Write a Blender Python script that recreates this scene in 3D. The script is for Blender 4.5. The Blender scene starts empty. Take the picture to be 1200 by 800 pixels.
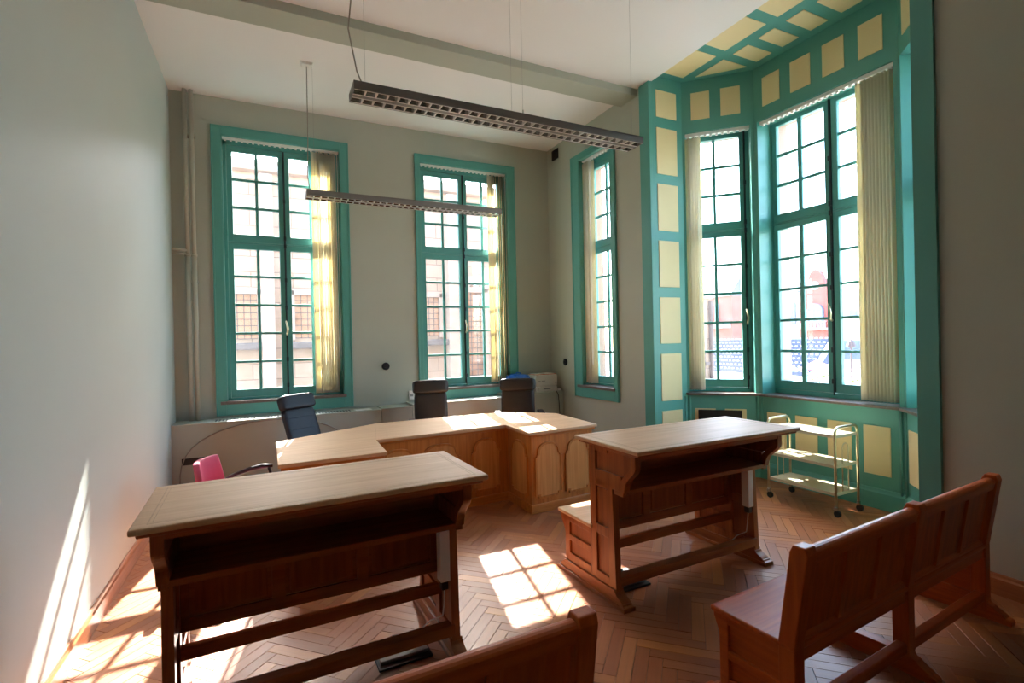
import bpy, bmesh, math, random
from mathutils import Vector, Matrix
random.seed(7)
PI = math.pi
scene = bpy.context.scene
COL = scene.collection

# ------------------------------------------------------------------ camera
H = 1.65
FPX, YAW, PITCH, ROLL = 592.7, 0.45157984, -0.00255776, 0.02215638
fwd = Vector((math.sin(YAW)*math.cos(PITCH), math.cos(YAW)*math.cos(PITCH), math.sin(PITCH)))
rgt0 = Vector((math.cos(YAW), -math.sin(YAW), 0)); dwn0 = fwd.cross(rgt0)
rgt = math.cos(ROLL)*rgt0 + math.sin(ROLL)*dwn0
dwn = -math.sin(ROLL)*rgt0 + math.cos(ROLL)*dwn0
cam = bpy.data.cameras.new('camera'); cam.sensor_width = 36.0; cam.lens = FPX/1200*36
cam.clip_start = 0.05; cam.clip_end = 400
camo = bpy.data.objects.new('camera', cam); COL.objects.link(camo)
up = -dwn; back = -fwd
camo.matrix_world = Matrix(((rgt.x, up.x, back.x, 0), (rgt.y, up.y, back.y, 0), (rgt.z, up.z, back.z, H), (0, 0, 0, 1)))
scene.camera = camo

# ------------------------------------------------------------------ light
AZ, EL = math.atan(0.187), math.atan(0.86)
w = bpy.data.worlds.new('sky_world'); scene.world = w; w.use_nodes = True
nt = w.node_tree
sky = nt.nodes.new('ShaderNodeTexSky'); sky.sky_type = 'NISHITA'; sky.sun_disc = False
sky.sun_elevation = EL; sky.sun_rotation = AZ; sky.altitude = 50; sky.air_density = 1.0; sky.dust_density = 2.0; sky.ozone_density = 1.0
bg = nt.nodes['Background']; nt.links.new(sky.outputs[0], bg.inputs[0]); bg.inputs[1].default_value = 0.78
sun = bpy.data.lights.new('sun', 'SUN'); sun.energy = 11.0; sun.angle = math.radians(0.4); sun.color = (1.0, 0.96, 0.90)
suno = bpy.data.objects.new('sun', sun); COL.objects.link(suno)
sdir = Vector((math.sin(AZ)*math.cos(EL), math.cos(AZ)*math.cos(EL), math.sin(EL)))
suno.rotation_euler = (-sdir).to_track_quat('-Z', 'Y').to_euler(); suno.location = (2, 10, 12)
vs = scene.view_settings
vs.view_transform = 'Standard'; vs.look = 'None'; vs.exposure = 2.08; vs.gamma = 1; vs.use_curve_mapping = False

# ------------------------------------------------------------------ materials
def srgb(r, g, b):
    f = lambda c: c/12.92 if c <= 0.04045 else ((c+0.055)/1.055)**2.4
    return (f(r/255), f(g/255), f(b/255), 1)
def newmat(name):
    m = bpy.data.materials.new(name); m.use_nodes = True
    n = m.node_tree.nodes; l = m.node_tree.links
    return m, n, l, n['Principled BSDF']
def paint(name, col, rough=0.6, var=0.06, scale=3.0, bump=0.0, bscale=60, metal=0.0, spec=0.5, coat=0.0):
    m, n, l, b = newmat(name)
    b.inputs['Roughness'].default_value = rough; b.inputs['Metallic'].default_value = metal
    b.inputs['Specular IOR Level'].default_value = spec; b.inputs['Coat Weight'].default_value = coat
    tc = n.new('ShaderNodeTexCoord'); nz = n.new('ShaderNodeTexNoise'); nz.inputs['Scale'].default_value = scale; nz.inputs['Detail'].default_value = 4
    l.new(tc.outputs['Object'], nz.inputs['Vector'])
    mx = n.new('ShaderNodeMix'); mx.data_type = 'RGBA'
    c = srgb(*col)
    mx.inputs['A'].default_value = tuple(v*(1-var) for v in c[:3])+(1,); mx.inputs['B'].default_value = tuple(min(1, v*(1+var)) for v in c[:3])+(1,)
    l.new(nz.outputs['Fac'], mx.inputs['Factor']); l.new(mx.outputs['Result'], b.inputs['Base Color'])
    if bump:
        n2 = n.new('ShaderNodeTexNoise'); n2.inputs['Scale'].default_value = bscale; l.new(tc.outputs['Object'], n2.inputs['Vector'])
        bp = n.new('ShaderNodeBump'); bp.inputs['Strength'].default_value = bump; bp.inputs['Distance'].default_value = 0.01
        l.new(n2.outputs['Fac'], bp.inputs['Height']); l.new(bp.outputs['Normal'], b.inputs['Normal'])
    return m
def wood(name, ca, cb, axis='x', rough=0.4, scale=1.0, spec=0.4, coat=0.0):
    m, n, l, b = newmat(name)
    b.inputs['Roughness'].default_value = rough; b.inputs['Specular IOR Level'].default_value = spec
    b.inputs['Coat Weight'].default_value = coat; b.inputs['Coat Roughness'].default_value = 0.25
    tc = n.new('ShaderNodeTexCoord'); mp = n.new('ShaderNodeMapping')
    s = {'x': (1.2, 22, 22), 'y': (22, 1.2, 22), 'z': (22, 22, 1.2)}[axis]
    mp.inputs['Scale'].default_value = tuple(v*scale for v in s)
    l.new(tc.outputs['Object'], mp.inputs['Vector'])
    nz = n.new('ShaderNodeTexNoise'); nz.inputs['Scale'].default_value = 1.6; nz.inputs['Detail'].default_value = 6; nz.inputs['Distortion'].default_value = 0.6
    l.new(mp.outputs['Vector'], nz.inputs['Vector'])
    nb = n.new('ShaderNodeTexNoise'); nb.inputs['Scale'].default_value = 2.2; nb.inputs['Detail'].default_value = 2
    l.new(tc.outputs['Object'], nb.inputs['Vector'])
    ad = n.new('ShaderNodeMath'); ad.operation = 'MULTIPLY_ADD'; ad.inputs[1].default_value = 0.35
    l.new(nb.outputs['Fac'], ad.inputs[0])
    sc = n.new('ShaderNodeMath'); sc.operation = 'MULTIPLY'; sc.inputs[1].default_value = 0.75
    l.new(nz.outputs['Fac'], sc.inputs[0]); l.new(sc.outputs[0], ad.inputs[2])
    rp = n.new('ShaderNodeValToRGB'); rp.color_ramp.elements[0].position = 0.32; rp.color_ramp.elements[1].position = 0.72
    rp.color_ramp.elements[0].color = srgb(*ca); rp.color_ramp.elements[1].color = srgb(*cb)
    l.new(ad.outputs[0], rp.inputs['Fac']); l.new(rp.outputs['Color'], b.inputs['Base Color'])
    bp = n.new('ShaderNodeBump'); bp.inputs['Strength'].default_value = 0.08; bp.inputs['Distance'].default_value = 0.005
    l.new(nz.outputs['Fac'], bp.inputs['Height']); l.new(bp.outputs['Normal'], b.inputs['Normal'])
    return m
def wood3(name, ca, cb, **k):
    return {a: wood(name+'_'+a, ca, cb, a, **k) for a in 'xyz'}

M = {}
M['plaster'] = paint('sage_plaster', (179, 184, 170), 0.75, 0.04, 2.0, 0.06, 90, spec=0.25)
M['plaster_left'] = paint('sage_plaster_left', (184, 191, 184), 0.55, 0.03, 1.5, 0.05, 90, spec=0.4)
M['ceiling'] = paint('ceiling_paint', (236, 234, 231), 0.85, 0.02, 1.0, spec=0.2)
M['beam'] = paint('beam_paint', (178, 183, 168), 0.75, 0.03, 2.0, spec=0.25)
M['teal'] = paint('teal_gloss', (88, 160, 148), 0.38, 0.05, 4.0, 0.03, 30)
M['teal_dark'] = paint('teal_window', (84, 160, 152), 0.4, 0.05, 4.0)
M['cream'] = paint('cream_panel', (236, 216, 164), 0.5, 0.03, 5.0)
M['stone_sill'] = paint('sill_stone', (112, 98, 92), 0.35, 0.45, 40.0)
M['black'] = paint('black_plastic', (22, 22, 24), 0.45, 0.1)
M['rod'] = paint('bolt_iron', (45, 55, 60), 0.4, 0.1, metal=0.5)
M['leather'] = paint('black_leather', (32, 28, 28), 0.42, 0.12, 8, 0.1, 120)
M['leather_blue'] = paint('blue_black_leather', (27, 30, 40), 0.42, 0.12, 8, 0.1, 120)
M['chrome'] = paint('steel', (200, 198, 190), 0.2, 0.05, metal=1.0)
M['brass'] = paint('worn_brass_chrome', (214, 203, 170), 0.28, 0.06, metal=1.0)
M['shelf_metal'] = paint('trolley_shelf', (206, 198, 172), 0.38, 0.06, metal=0.25)
M['white'] = paint('white_enamel', (232, 230, 224), 0.45, 0.02)
M['grey_white'] = paint('printer_plastic', (222, 220, 214), 0.5, 0.02)
M['grey'] = paint('grey_metal', (140, 142, 142), 0.4, 0.05, metal=0.3)
M['lamp_body'] = paint('lamp_grey', (128, 124, 122), 0.45, 0.03, metal=0.3)
M['louvre'] = paint('louvre_mirror', (236, 234, 230), 0.35, 0.02, metal=0.2)
M['mirror'] = paint('lamp_mirror', (170, 168, 166), 0.15, 0.02, metal=1.0)
M['red'] = paint('red_upholstery', (196, 84, 112), 0.6, 0.08, 20, 0.1, 200)
M['blue'] = paint('blue_bag', (28, 108, 196), 0.35, 0.25, 14)
M['orange'] = paint('orange_card', (214, 106, 62), 0.6, 0.1)
M['paper'] = paint('paper', (238, 236, 230), 0.8, 0.02)
M['cable_grey'] = paint('cable_grey', (150, 145, 134), 0.6, 0.05)
M['cover'] = paint('radiator_cover', (172, 178, 165), 0.6, 0.03, 2)
M['pipe'] = paint('pipe_paint', (178, 174, 156), 0.45, 0.03)
M['top'] = wood('worn_oak_top', (192, 149, 108), (214, 174, 132), 'x', rough=0.5, scale=0.9, spec=0.4)
M['topline'] = wood('top_border_inlay', (170, 130, 94), (202, 163, 124), 'x', rough=0.5)
M['court'] = wood3('court_oak', (162, 92, 38), (202, 128, 60), rough=0.38, coat=0.1)
M['court_panel'] = wood('court_oak_panel', (188, 122, 62), (218, 156, 92), 'z', rough=0.4)
M['desk'] = wood3('desk_oak', (122, 64, 28), (168, 98, 48), rough=0.36, coat=0.15)
M['desk_in'] = wood('desk_inset', (118, 62, 28), (162, 92, 46), 'z', rough=0.42)
M['bench'] = wood3('bench_oak', (160, 66, 18), (200, 94, 32), rough=0.4, coat=0.08)
M['base'] = wood('skirting_oak', (140, 84, 52), (178, 116, 76), 'y', rough=0.3, coat=0.2)
M['masonry'] = paint('pale_stone', (158, 136, 118), 0.85, 0.08, 4, 0.2, 30)
M['joint'] = paint('floor_joint', (58, 36, 24), 0.8, 0.2)

def glass_mat():
    m, n, l, b = newmat('window_glass'); n.remove(b)
    out = n['Material Output']
    tr = n.new('ShaderNodeBsdfTransparent'); tr.inputs[0].default_value = (0.96, 0.975, 0.97, 1)
    gl = n.new('ShaderNodeBsdfGlossy'); gl.inputs['Roughness'].default_value = 0.02
    lw = n.new('ShaderNodeLayerWeight'); lw.inputs['Blend'].default_value = 0.5
    pw = n.new('ShaderNodeMath'); pw.operation = 'POWER'; pw.inputs[1].default_value = 5.0; l.new(lw.outputs['Facing'], pw.inputs[0])
    fr = n.new('ShaderNodeMath'); fr.operation = 'MULTIPLY_ADD'; fr.inputs[1].default_value = 0.9; fr.inputs[2].default_value = 0.04; l.new(pw.outputs[0], fr.inputs[0])
    mx = n.new('ShaderNodeMixShader'); l.new(fr.outputs[0], mx.inputs[0]); l.new(tr.outputs[0], mx.inputs[1]); l.new(gl.outputs[0], mx.inputs[2])
    tl = n.new('ShaderNodeBsdfTranslucent'); tl.inputs[0].default_value = (0.9, 0.88, 0.9, 1)
    nz = n.new('ShaderNodeTexNoise'); nz.inputs['Scale'].default_value = 9; nz.inputs['Detail'].default_value = 6
    tc = n.new('ShaderNodeTexCoord'); l.new(tc.outputs['Object'], nz.inputs['Vector'])
    ml = n.new('ShaderNodeMath'); ml.operation = 'MULTIPLY'; ml.inputs[1].default_value = 0.022; l.new(nz.outputs['Fac'], ml.inputs[0])
    m2 = n.new('ShaderNodeMixShader'); l.new(ml.outputs[0], m2.inputs[0]); l.new(mx.outputs[0], m2.inputs[1]); l.new(tl.outputs[0], m2.inputs[2])
    l.new(m2.outputs[0], out.inputs[0]); return m
M['glass'] = glass_mat()
def cloth_mat(name, c1, c2, f):
    m, n, l, b = newmat(name); n.remove(b); out = n['Material Output']
    d = n.new('ShaderNodeBsdfDiffuse'); d.inputs[0].default_value = srgb(*c1)
    t = n.new('ShaderNodeBsdfTranslucent'); t.inputs[0].default_value = srgb(*c2)
    mx = n.new('ShaderNodeMixShader'); mx.inputs[0].default_value = f
    l.new(d.outputs[0], mx.inputs[1]); l.new(t.outputs[0], mx.inputs[2]); l.new(mx.outputs[0], out.inputs[0]); return m
M['blind'] = cloth_mat('blind_fabric', (246, 244, 238), (242, 228, 180), 0.40)

def plank_mat():
    m, n, l, b = newmat('oak_parquet')
    b.inputs['Roughness'].default_value = 0.34; b.inputs['Specular IOR Level'].default_value = 0.45
    uv = n.new('ShaderNodeUVMap'); uv.uv_map = 'UVMap'
    oi = n.new('ShaderNodeObjectInfo'); ge = n.new('ShaderNodeNewGeometry')
    ad = n.new('ShaderNodeMath'); ad.operation = 'ADD'; l.new(oi.outputs['Random'], ad.inputs[0]); l.new(ge.outputs['Random Per Island'], ad.inputs[1])
    fr = n.new('ShaderNodeMath'); fr.operation = 'FRACT'; l.new(ad.outputs[0], fr.inputs[0])
    ml = n.new('ShaderNodeMath'); ml.operation = 'MULTIPLY'; ml.inputs[1].default_value = 37.0; l.new(fr.outputs[0], ml.inputs[0])
    mp = n.new('ShaderNodeMapping'); mp.inputs['Scale'].default_value = (2, 60, 1); l.new(uv.outputs[0], mp.inputs['Vector'])
    nz = n.new('ShaderNodeTexNoise'); nz.noise_dimensions = '4D'; nz.inputs['Scale'].default_value = 1.0; nz.inputs['Detail'].default_value = 5
    l.new(mp.outputs[0], nz.inputs['Vector']); l.new(ml.outputs[0], nz.inputs['W'])
    rp = n.new('ShaderNodeValToRGB'); e = rp.color_ramp.elements
    e[0].position = 0.0; e[0].color = srgb(148, 86, 52); e[1].position = 1.0; e[1].color = srgb(184, 118, 66)
    x = rp.color_ramp.elements.new(0.55); x.color = srgb(162, 98, 62)
    x = rp.color_ramp.elements.new(0.8); x.color = srgb(168, 108, 70)
    l.new(fr.outputs[0], rp.inputs['Fac'])
    r2 = n.new('ShaderNodeMapRange'); r2.inputs['From Min'].default_value = 0.25; r2.inputs['From Max'].default_value = 0.75; r2.inputs['To Min'].default_value = 0.86; r2.inputs['To Max'].default_value = 1.08
    l.new(nz.outputs['Fac'], r2.inputs['Value'])
    mu = n.new('ShaderNodeMix'); mu.data_type = 'RGBA'; mu.blend_type = 'MULTIPLY'; mu.inputs['Factor'].default_value = 1
    l.new(rp.outputs[0], mu.inputs['A']); l.new(r2.outputs[0], mu.inputs['B']); l.new(mu.outputs['Result'], b.inputs['Base Color'])
    tc = n.new('ShaderNodeTexCoord')
    r3 = n.new('ShaderNodeMapRange'); r3.inputs['To Min'].default_value = 0.26; r3.inputs['To Max'].default_value = 0.46; l.new(nz.outputs['Fac'], r3.inputs['Value']); l.new(r3.outputs[0], b.inputs['Roughness'])
    return m
M['plank'] = plank_mat()
def brick_mat(name, c1, c2, mort, scale, bw=0.5, rh=0.25):
    m, n, l, b = newmat(name); b.inputs['Roughness'].default_value = 0.9
    tc = n.new('ShaderNodeTexCoord'); mp = n.new('ShaderNodeMapping'); mp.inputs['Rotation'].default_value = (PI/2, 0, 0)
    br = n.new('ShaderNodeTexBrick'); br.inputs['Scale'].default_value = scale; br.inputs['Mortar Size'].default_value = 0.012
    br.inputs['Brick Width'].default_value = bw; br.inputs['Row Height'].default_value = rh
    br.inputs['Color1'].default_value = srgb(*c1); br.inputs['Color2'].default_value = srgb(*c2); br.inputs['Mortar'].default_value = srgb(*mort)
    l.new(tc.outputs['Object'], mp.inputs[0]); l.new(mp.outputs[0], br.inputs['Vector']); l.new(br.outputs['Color'], b.inputs['Base Color']); return m
M['brick'] = brick_mat('red_brick', (92, 24, 12), (110, 32, 18), (132, 112, 100), 1.0, 0.24, 0.085)
M['ashlar'] = brick_mat('ashlar_stone', (150, 124, 100), (164, 138, 116), (118, 94, 76), 1.0, 0.9, 0.36)

# ------------------------------------------------------------------ mesh builder
class MB:
    def __init__(s): s.v = []; s.f = []; s.uv = None
    def add(s, vs, fs, mat=None):
        o = len(s.v)
        s.v += [tuple(mat @ Vector(p)) if mat else tuple(p) for p in vs]
        s.f += [tuple(i+o for i in f) for f in fs]; return s
    def box(s, x0, x1, y0, y1, z0, z1, mat=None):
        vs = [(x0,y0,z0),(x1,y0,z0),(x1,y1,z0),(x0,y1,z0),(x0,y0,z1),(x1,y0,z1),(x1,y1,z1),(x0,y1,z1)]
        return s.add(vs, [(0,3,2,1),(4,5,6,7),(0,1,5,4),(1,2,6,5),(2,3,7,6),(3,0,4,7)], mat)
    def prism(s, pts, h0, h1, plane='xy', mat=None):
        # pts 2D polygon, extruded along the remaining axis from h0 to h1
        n = len(pts)
        def P(a, b, h): return {'xy': (a, b, h), 'yz': (h, a, b), 'xz': (a, h, b)}[plane]
        area = sum(pts[i][0]*pts[(i+1) % n][1]-pts[(i+1) % n][0]*pts[i][1] for i in range(n))
        if area < 0: pts = pts[::-1]
        vs = [P(a, b, h0) for a, b in pts]+[P(a, b, h1) for a, b in pts]
        fs = [tuple(range(n))[::-1], tuple(range(n, 2*n))]+[(i, (i+1) % n, n+(i+1) % n, n+i) for i in range(n)]
        if plane == 'xz': fs = [f[::-1] for f in fs]
        return s.add(vs, fs, mat)
    def tube(s, path, r, seg=8, closed=False, mat=None):
        pts = [Vector(p) for p in path]; n = len(pts); rings = []
        rr = r if isinstance(r, (list, tuple)) else [r]*n
        prev = None
        for i, p in enumerate(pts):
            if closed: t = pts[(i+1) % n]-pts[i-1]
            else: t = pts[min(i+1, n-1)]-pts[max(i-1, 0)]
            t.normalize()
            if prev is None:
                a = t.orthogonal().normalized()
            else:
                a = prev-t*prev.dot(t)
                a = a.normalized() if a.length > 1e-6 else t.orthogonal().normalized()
            prev = a; b = t.cross(a)
            rings.append([p+(a*math.cos(2*PI*k/seg)+b*math.sin(2*PI*k/seg))*rr[i] for k in range(seg)])
        vs = [q for ring in rings for q in ring]; fs = []
        m = n if closed else n-1
        for i in range(m):
            j = (i+1) % n
            for k in range(seg):
                k2 = (k+1) % seg
                fs.append((i*seg+k, i*seg+k2, j*seg+k2, j*seg+k))
        if not closed:
            fs.append(tuple(range(seg))[::-1]); fs.append(tuple((n-1)*seg+k for k in range(seg)))
        return s.add(vs, fs, mat)
    def lathe(s, prof, seg=16, mat=None):
        # prof list of (r, z)
        vs = []; fs = []; n = len(prof)
        for r, z in prof:
            vs += [(r*math.cos(2*PI*k/seg), r*math.sin(2*PI*k/seg), z) for k in range(seg)]
        for i in range(n-1):
            for k in range(seg):
                k2 = (k+1) % seg
                fs.append((i*seg+k, i*seg+k2, (i+1)*seg+k2, (i+1)*seg+k))
        fs.append(tuple(range(seg))[::-1]); fs.append(tuple((n-1)*seg+k for k in range(seg)))
        return s.add(vs, fs, mat)
    def grid(s, fn, nu, nv, thick=None, mat=None):
        # surface fn(u,v)->Vector, optional solid via normal offset function fn2
        vs = [tuple(fn(i/nu, j/nv)) for j in range(nv+1) for i in range(nu+1)]
        fs = [(j*(nu+1)+i, j*(nu+1)+i+1, (j+1)*(nu+1)+i+1, (j+1)*(nu+1)+i) for j in range(nv) for i in range(nu)]
        return s.add(vs, fs, mat)
    def build(s, name, mat, parent=None, bevel=0, smooth=False, loc=None):
        me = bpy.data.meshes.new(name); me.from_pydata(s.v, [], s.f); me.update()
        return link_mesh(name, me, mat, parent, bevel, smooth, loc)
def link_mesh(name, me, mat, parent=None, bevel=0, smooth=False, loc=None):
    if mat is not None and not me.materials: me.materials.append(mat)
    o = bpy.data.objects.new(name, me); COL.objects.link(o)
    if parent is not None: o.parent = parent
    if loc is not None: o.location = loc
    if smooth:
        for p in me.polygons: p.use_smooth = True
    if bevel:
        b = o.modifiers.new('bevel', 'BEVEL'); b.width = bevel; b.segments = 2; b.limit_method = 'ANGLE'; b.angle_limit = math.radians(50)
    return o
def subsurf(o, lv=2):
    m = o.modifiers.new('sub', 'SUBSURF'); m.levels = lv; m.render_levels = lv
    for p in o.data.polygons: p.use_smooth = True
    return o
def empty(name, loc=(0, 0, 0), rz=0.0):
    o = bpy.data.objects.new(name, None); COL.objects.link(o); o.empty_display_size = 0.1
    o.location = loc; o.rotation_euler = (0, 0, rz); return o
def tag(o, label=None, cat=None, group=None, kind=None):
    if label: o['label'] = label
    if cat: o['category'] = cat
    if group: o['group'] = group
    if kind: o['kind'] = kind
    return o
def thing(name, label, cat, loc=(0, 0, 0), rz=0.0, group=None):
    return tag(empty(name, loc, rz), label, cat, group)
def struct(o): o['kind'] = 'structure'; return o
def copy_tree(o, parent=None):
    c = o.copy(); COL.objects.link(c); c.parent = parent
    for ch in list(o.children): copy_tree(ch, c)
    return c

# ------------------------------------------------------------------ the setting
XL, XR, YB, ZC, YF = -0.963, 4.074, 6.972, 4.635, -3.0
BAY = [(XR+0.012, 4.58), (4.56, 4.58), (5.12, 4.02), (5.12, 2.54), (4.51, 1.93), (XR+0.012, 1.93)]
ZB = 4.71

# floor: dark bed and herringbone planks
fl = struct(MB().box(XL, 5.4, YF, YB+0.1, -0.16, -0.010).build('floor', M['joint']))
PW, PL = 0.07, 0.42
def in_floor(x, y):
    if XL-0.2 < x < XR+0.2 and -3.1 < y < YB: return True
    if x >= XR and x < 5.3 and 1.85 < y < 4.7:
        if y > 4.02 and (x-4.56)+(y-4.02) > 0.80: return False
        if y < 2.54 and (x-4.56)-(y-2.54) > 0.80: return False
        return True
    return False
c45 = math.cos(PI/4)
def project(x, y, z):
    d = Vector((x, y, z-H)); dz = d.dot(fwd)
    if dz < 0.1: return None
    return 600+FPX*d.dot(rgt)/dz, 400+FPX*d.dot(dwn)/dz, dz
planks = []
for a in range(-110, 81):
    for b in range(-16, 17):
        for kind in (0, 1):
            if kind == 0: u, v, du, dv = a+6*b, a-6*b, 6, 1
            else: u, v, du, dv = a+6*b, a-6*b+1, 1, 6
            uc, vc = (u+du/2)*PW, (v+dv/2)*PW
            x, y = 1.5+(uc-vc)*c45, 3.0+(uc+vc)*c45
            if in_floor(x, y): planks.append((x, y, PI/4 if kind == 0 else PI*3/4))
def plank_mesh_data(verts, faces, uvs, x, y, ang, dz, joined):
    hl, hw, ch = PL/2-0.0007, PW/2-0.0007, 0.0012
    ca, sa = math.cos(ang), math.sin(ang)
    base = len(verts)
    for (lx, ly, lz) in [(-hl, -hw, -0.012), (hl, -hw, -0.012), (hl, hw, -0.012), (-hl, hw, -0.012),
                         (-hl, -hw, -ch), (hl, -hw, -ch), (hl, hw, -ch), (-hl, hw, -ch),
                         (-hl+ch, -hw+ch, 0), (hl-ch, -hw+ch, 0), (hl-ch, hw-ch, 0), (-hl+ch, hw-ch, 0)]:
        verts.append((x+lx*ca-ly*sa, y+lx*sa+ly*ca, lz+dz))
    for f in [(0,1,5,4),(1,2,6,5),(2,3,7,6),(3,0,4,7),(4,5,9,8),(5,6,10,9),(6,7,11,10),(7,4,8,11),(8,9,10,11)]:
        faces.append(tuple(i+base for i in f))
        for i in f:
            lx = [-hl, hl, hl, -hl][i % 4]; ly = [-hw, -hw, hw, hw][i % 4]
            uvs.append((lx, ly))
def uv_mesh(name, vs, fs, uvs, mat):
    me = bpy.data.meshes.new(name); me.from_pydata(vs, [], fs); me.update()
    ul = me.uv_layers.new(name='UVMap')
    for i, q in enumerate(uvs): ul.data[i].uv = q
    me.materials.append(mat); return me
def hidden(x, y):
    # below the furniture, behind the bench back or outside the picture
    p = project(x, y, 0)
    if p is None or not (-10 < p[0] < 1210 and -10 < p[1] < 805): return True
    if 0.3 < x < 0.95 and 1.2 < y < 1.9: return True
    if y < 2.1 and x < 0.75: return True
    return False
vis = [p for p in planks if not hidden(p[0], p[1])]
vis.sort(key=lambda p: p[0]**2+p[1]**2)
single = set(vis[:300])
v0, f0, u0 = [], [], []
plank_mesh_data(v0, f0, u0, 0, 0, 0, 0, False)
pm = uv_mesh('plank', v0, f0, u0, M['plank'])
for p in vis[:300]:
    o = bpy.data.objects.new('plank', pm); COL.objects.link(o); o.parent = fl
    o.location = (p[0], p[1], random.uniform(-0.0006, 0.0006)); o.rotation_euler = (random.uniform(-.002, .002), random.uniform(-.001, .001), p[2])
vs_, fs_, us_ = [], [], []
for p in planks:
    if p not in single: plank_mesh_data(vs_, fs_, us_, p[0], p[1], p[2], random.uniform(-0.0006, 0.0006), True)
o = link_mesh('parquet_plank', uv_mesh('parquet_plank', vs_, fs_, us_, M['plank']), None, fl); o['kind'] = 'stuff'

# walls
def line_x(p, d, q, e):
    # intersection of p+s*d and q+t*e
    den = d[0]*e[1]-d[1]*e[0]
    s_ = ((q[0]-p[0])*e[1]-(q[1]-p[1])*e[0])/den
    return (p[0]+s_*d[0], p[1]+s_*d[1])
def seg_wall(name, A, B, th0, th1, z0, z1, ops, mat, endA=None, endB=None):
    A = Vector(A); B = Vector(B); L = (B-A).length; d = (B-A)/L; n = Vector((-d.y, d.x))
    mb = MB()
    def P(t, o):
        if t == 0 and endA: return endA(o)
        if t == L and endB: return endB(o)
        q = A+d*t+n*o; return (q.x, q.y)
    def piece(t0, t1, za, zb):
        if t1-t0 < 1e-4 or zb-za < 1e-4: return
        mb.prism([P(t0, th0), P(t1, th0), P(t1, th1), P(t0, th1)], za, zb, 'xy')
    cur = 0
    for (t0, t1, a, b) in sorted(ops):
        piece(cur, t0, z0, z1); piece(t0, t1, z0, a); piece(t0, t1, b, z1); cur = t1
    piece(cur, L, z0, z1)
    return struct(mb.build(name, mat))
ZS, ZH = 0.97, 4.19          # sill and head of the window openings
W1 = (-0.445, 0.913); W2 = (1.985, 3.343)
bx0 = XL-0.3
def bops(e): return [(W1[0]-bx0-e, W1[1]-bx0+e, ZS-e, ZH+e), (W2[0]-bx0-e, W2[1]-bx0+e, ZS-e, ZH+e)]
seg_wall('wall_back', (bx0, YB), (XR+0.3, YB), 0, 0.17, -0.16, ZC+0.2, bops(0), M['plaster'])
o = seg_wall('wall_back_outer', (bx0, YB), (XR+0.3, YB), 0.17, 0.36, -1.3, ZC+1.2, [(a, b, z0, 4.12) for a, b, z0, z1 in bops(-0.03)], M['masonry'])
struct(MB().box(XL-0.3, XL, YF-0.3, YB, -0.16, ZC+0.2).build('wall_left', M['plaster_left']))
struct(MB().box(XL-0.3, XR+0.3, YF-0.3, YF, -0.16, ZC+0.2).build('wall_front', M['plaster']))
NW = (YB-6.07, YB-5.35)     # narrow window, measured from the back corner
seg_wall('wall_right', (XR, YB), (XR, 4.60), 0, 0.24, -0.16, ZC+0.2, [(NW[0], NW[1], ZS, ZH)], M['plaster'])
seg_wall('wall_right_outer', (XR, YB+0.36), (XR, 4.87), 0.24, 0.40, -1.3, ZC+1.2, [(NW[0]+0.33, NW[1]+0.39, ZS+0.03, 4.12)], M['masonry'])
struct(MB().box(XR, XR+0.3, YF-0.3, 1.91, -0.16, ZC+0.2).build('wall_right', M['plaster']))
# bay walls with mitred corners
segs = list(zip(BAY[:-1], BAY[1:]))
def mitre(k):
    # corner k between segment k-1 and k
    (a, b), (c, d) = segs[k-1], segs[k]
    d1 = Vector(b)-Vector(a); d1.normalize(); d2 = Vector(d)-Vector(c); d2.normalize()
    n1 = Vector((-d1.y, d1.x)); n2 = Vector((-d2.y, d2.x))
    return lambda o: line_x(Vector(a)+n1*o, d1, Vector(c)+n2*o, d2)
BW = {1: (0.03, 0.75), 2: (0.04, 1.44), 3: (0.042, 0.762)}
BH = 4.09
names = ['wall_bay_left', 'wall_bay_left_angled', 'wall_bay_front', 'wall_bay_right_angled', 'wall_bay_right']
for k, (A, B) in enumerate(segs):
    ops = [(BW[k][0], BW[k][1], ZS-0.02, BH)] if k in BW else []
    eA = mitre(k) if k > 0 else None; eB = mitre(k+1) if k < 4 else None
    wl = seg_wall(names[k], A, B, 0, 0.29, -0.16, ZB+0.2, ops, M['teal'], eA, eB)
    ops = [(BW[k][0]+0.04, BW[k][1]-0.04, ZS+0.03, 4.1)] if k in BW else []
    seg_wall('wall_bay_outer', A, B, 0.29, 0.46, -1.3, ZB+1.1, ops, M['masonry'], eA, eB)
# ceilings
struct(MB().box(XL-0.3, XR+0.03, YF-0.3, YB+0.3, ZC, ZC+0.25).build('ceiling', M['ceiling']))
cb = struct(MB().prism([(XR+0.03, 4.9), (4.7, 4.9), (5.4, 4.15), (5.4, 2.4), (4.7, 1.65), (XR+0.03, 1.65)], ZB, ZB+0.2).build('ceiling_bay', M['teal']))
def cpanel(parent, pts, z): MB().prism(pts, z, z+0.02, 'xy').build('ceiling_panel', M['cream'], parent, 0.003)
for (a, b) in [(4.48, 3.988), (3.865, 3.37), (3.245, 2.75), (2.63, 2.13)]:
    cpanel(cb, [(4.16, a), (4.495, a), (4.495, b), (4.16, b)], ZB-0.007)
for (a, b) in [(3.88, 3.69), (3.565, 3.38), (3.255, 3.075), (2.95, 2.76)]:
    cpanel(cb, [(4.63, a), (5.003, a), (5.003, b), (4.63, b)], ZB-0.007)
cpanel(cb, [(4.622, 4.41), (4.622, 4.0), (4.995, 4.0)], ZB-0.007)
cpanel(cb, [(4.622, 2.63), (4.622, 2.20), (4.995, 2.63)], ZB-0.007)
struct(MB().box(XL, XR, 4.80, 5.11, 4.55, ZC+0.01).build('trim_1', M['beam'], None, 0.004))
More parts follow.
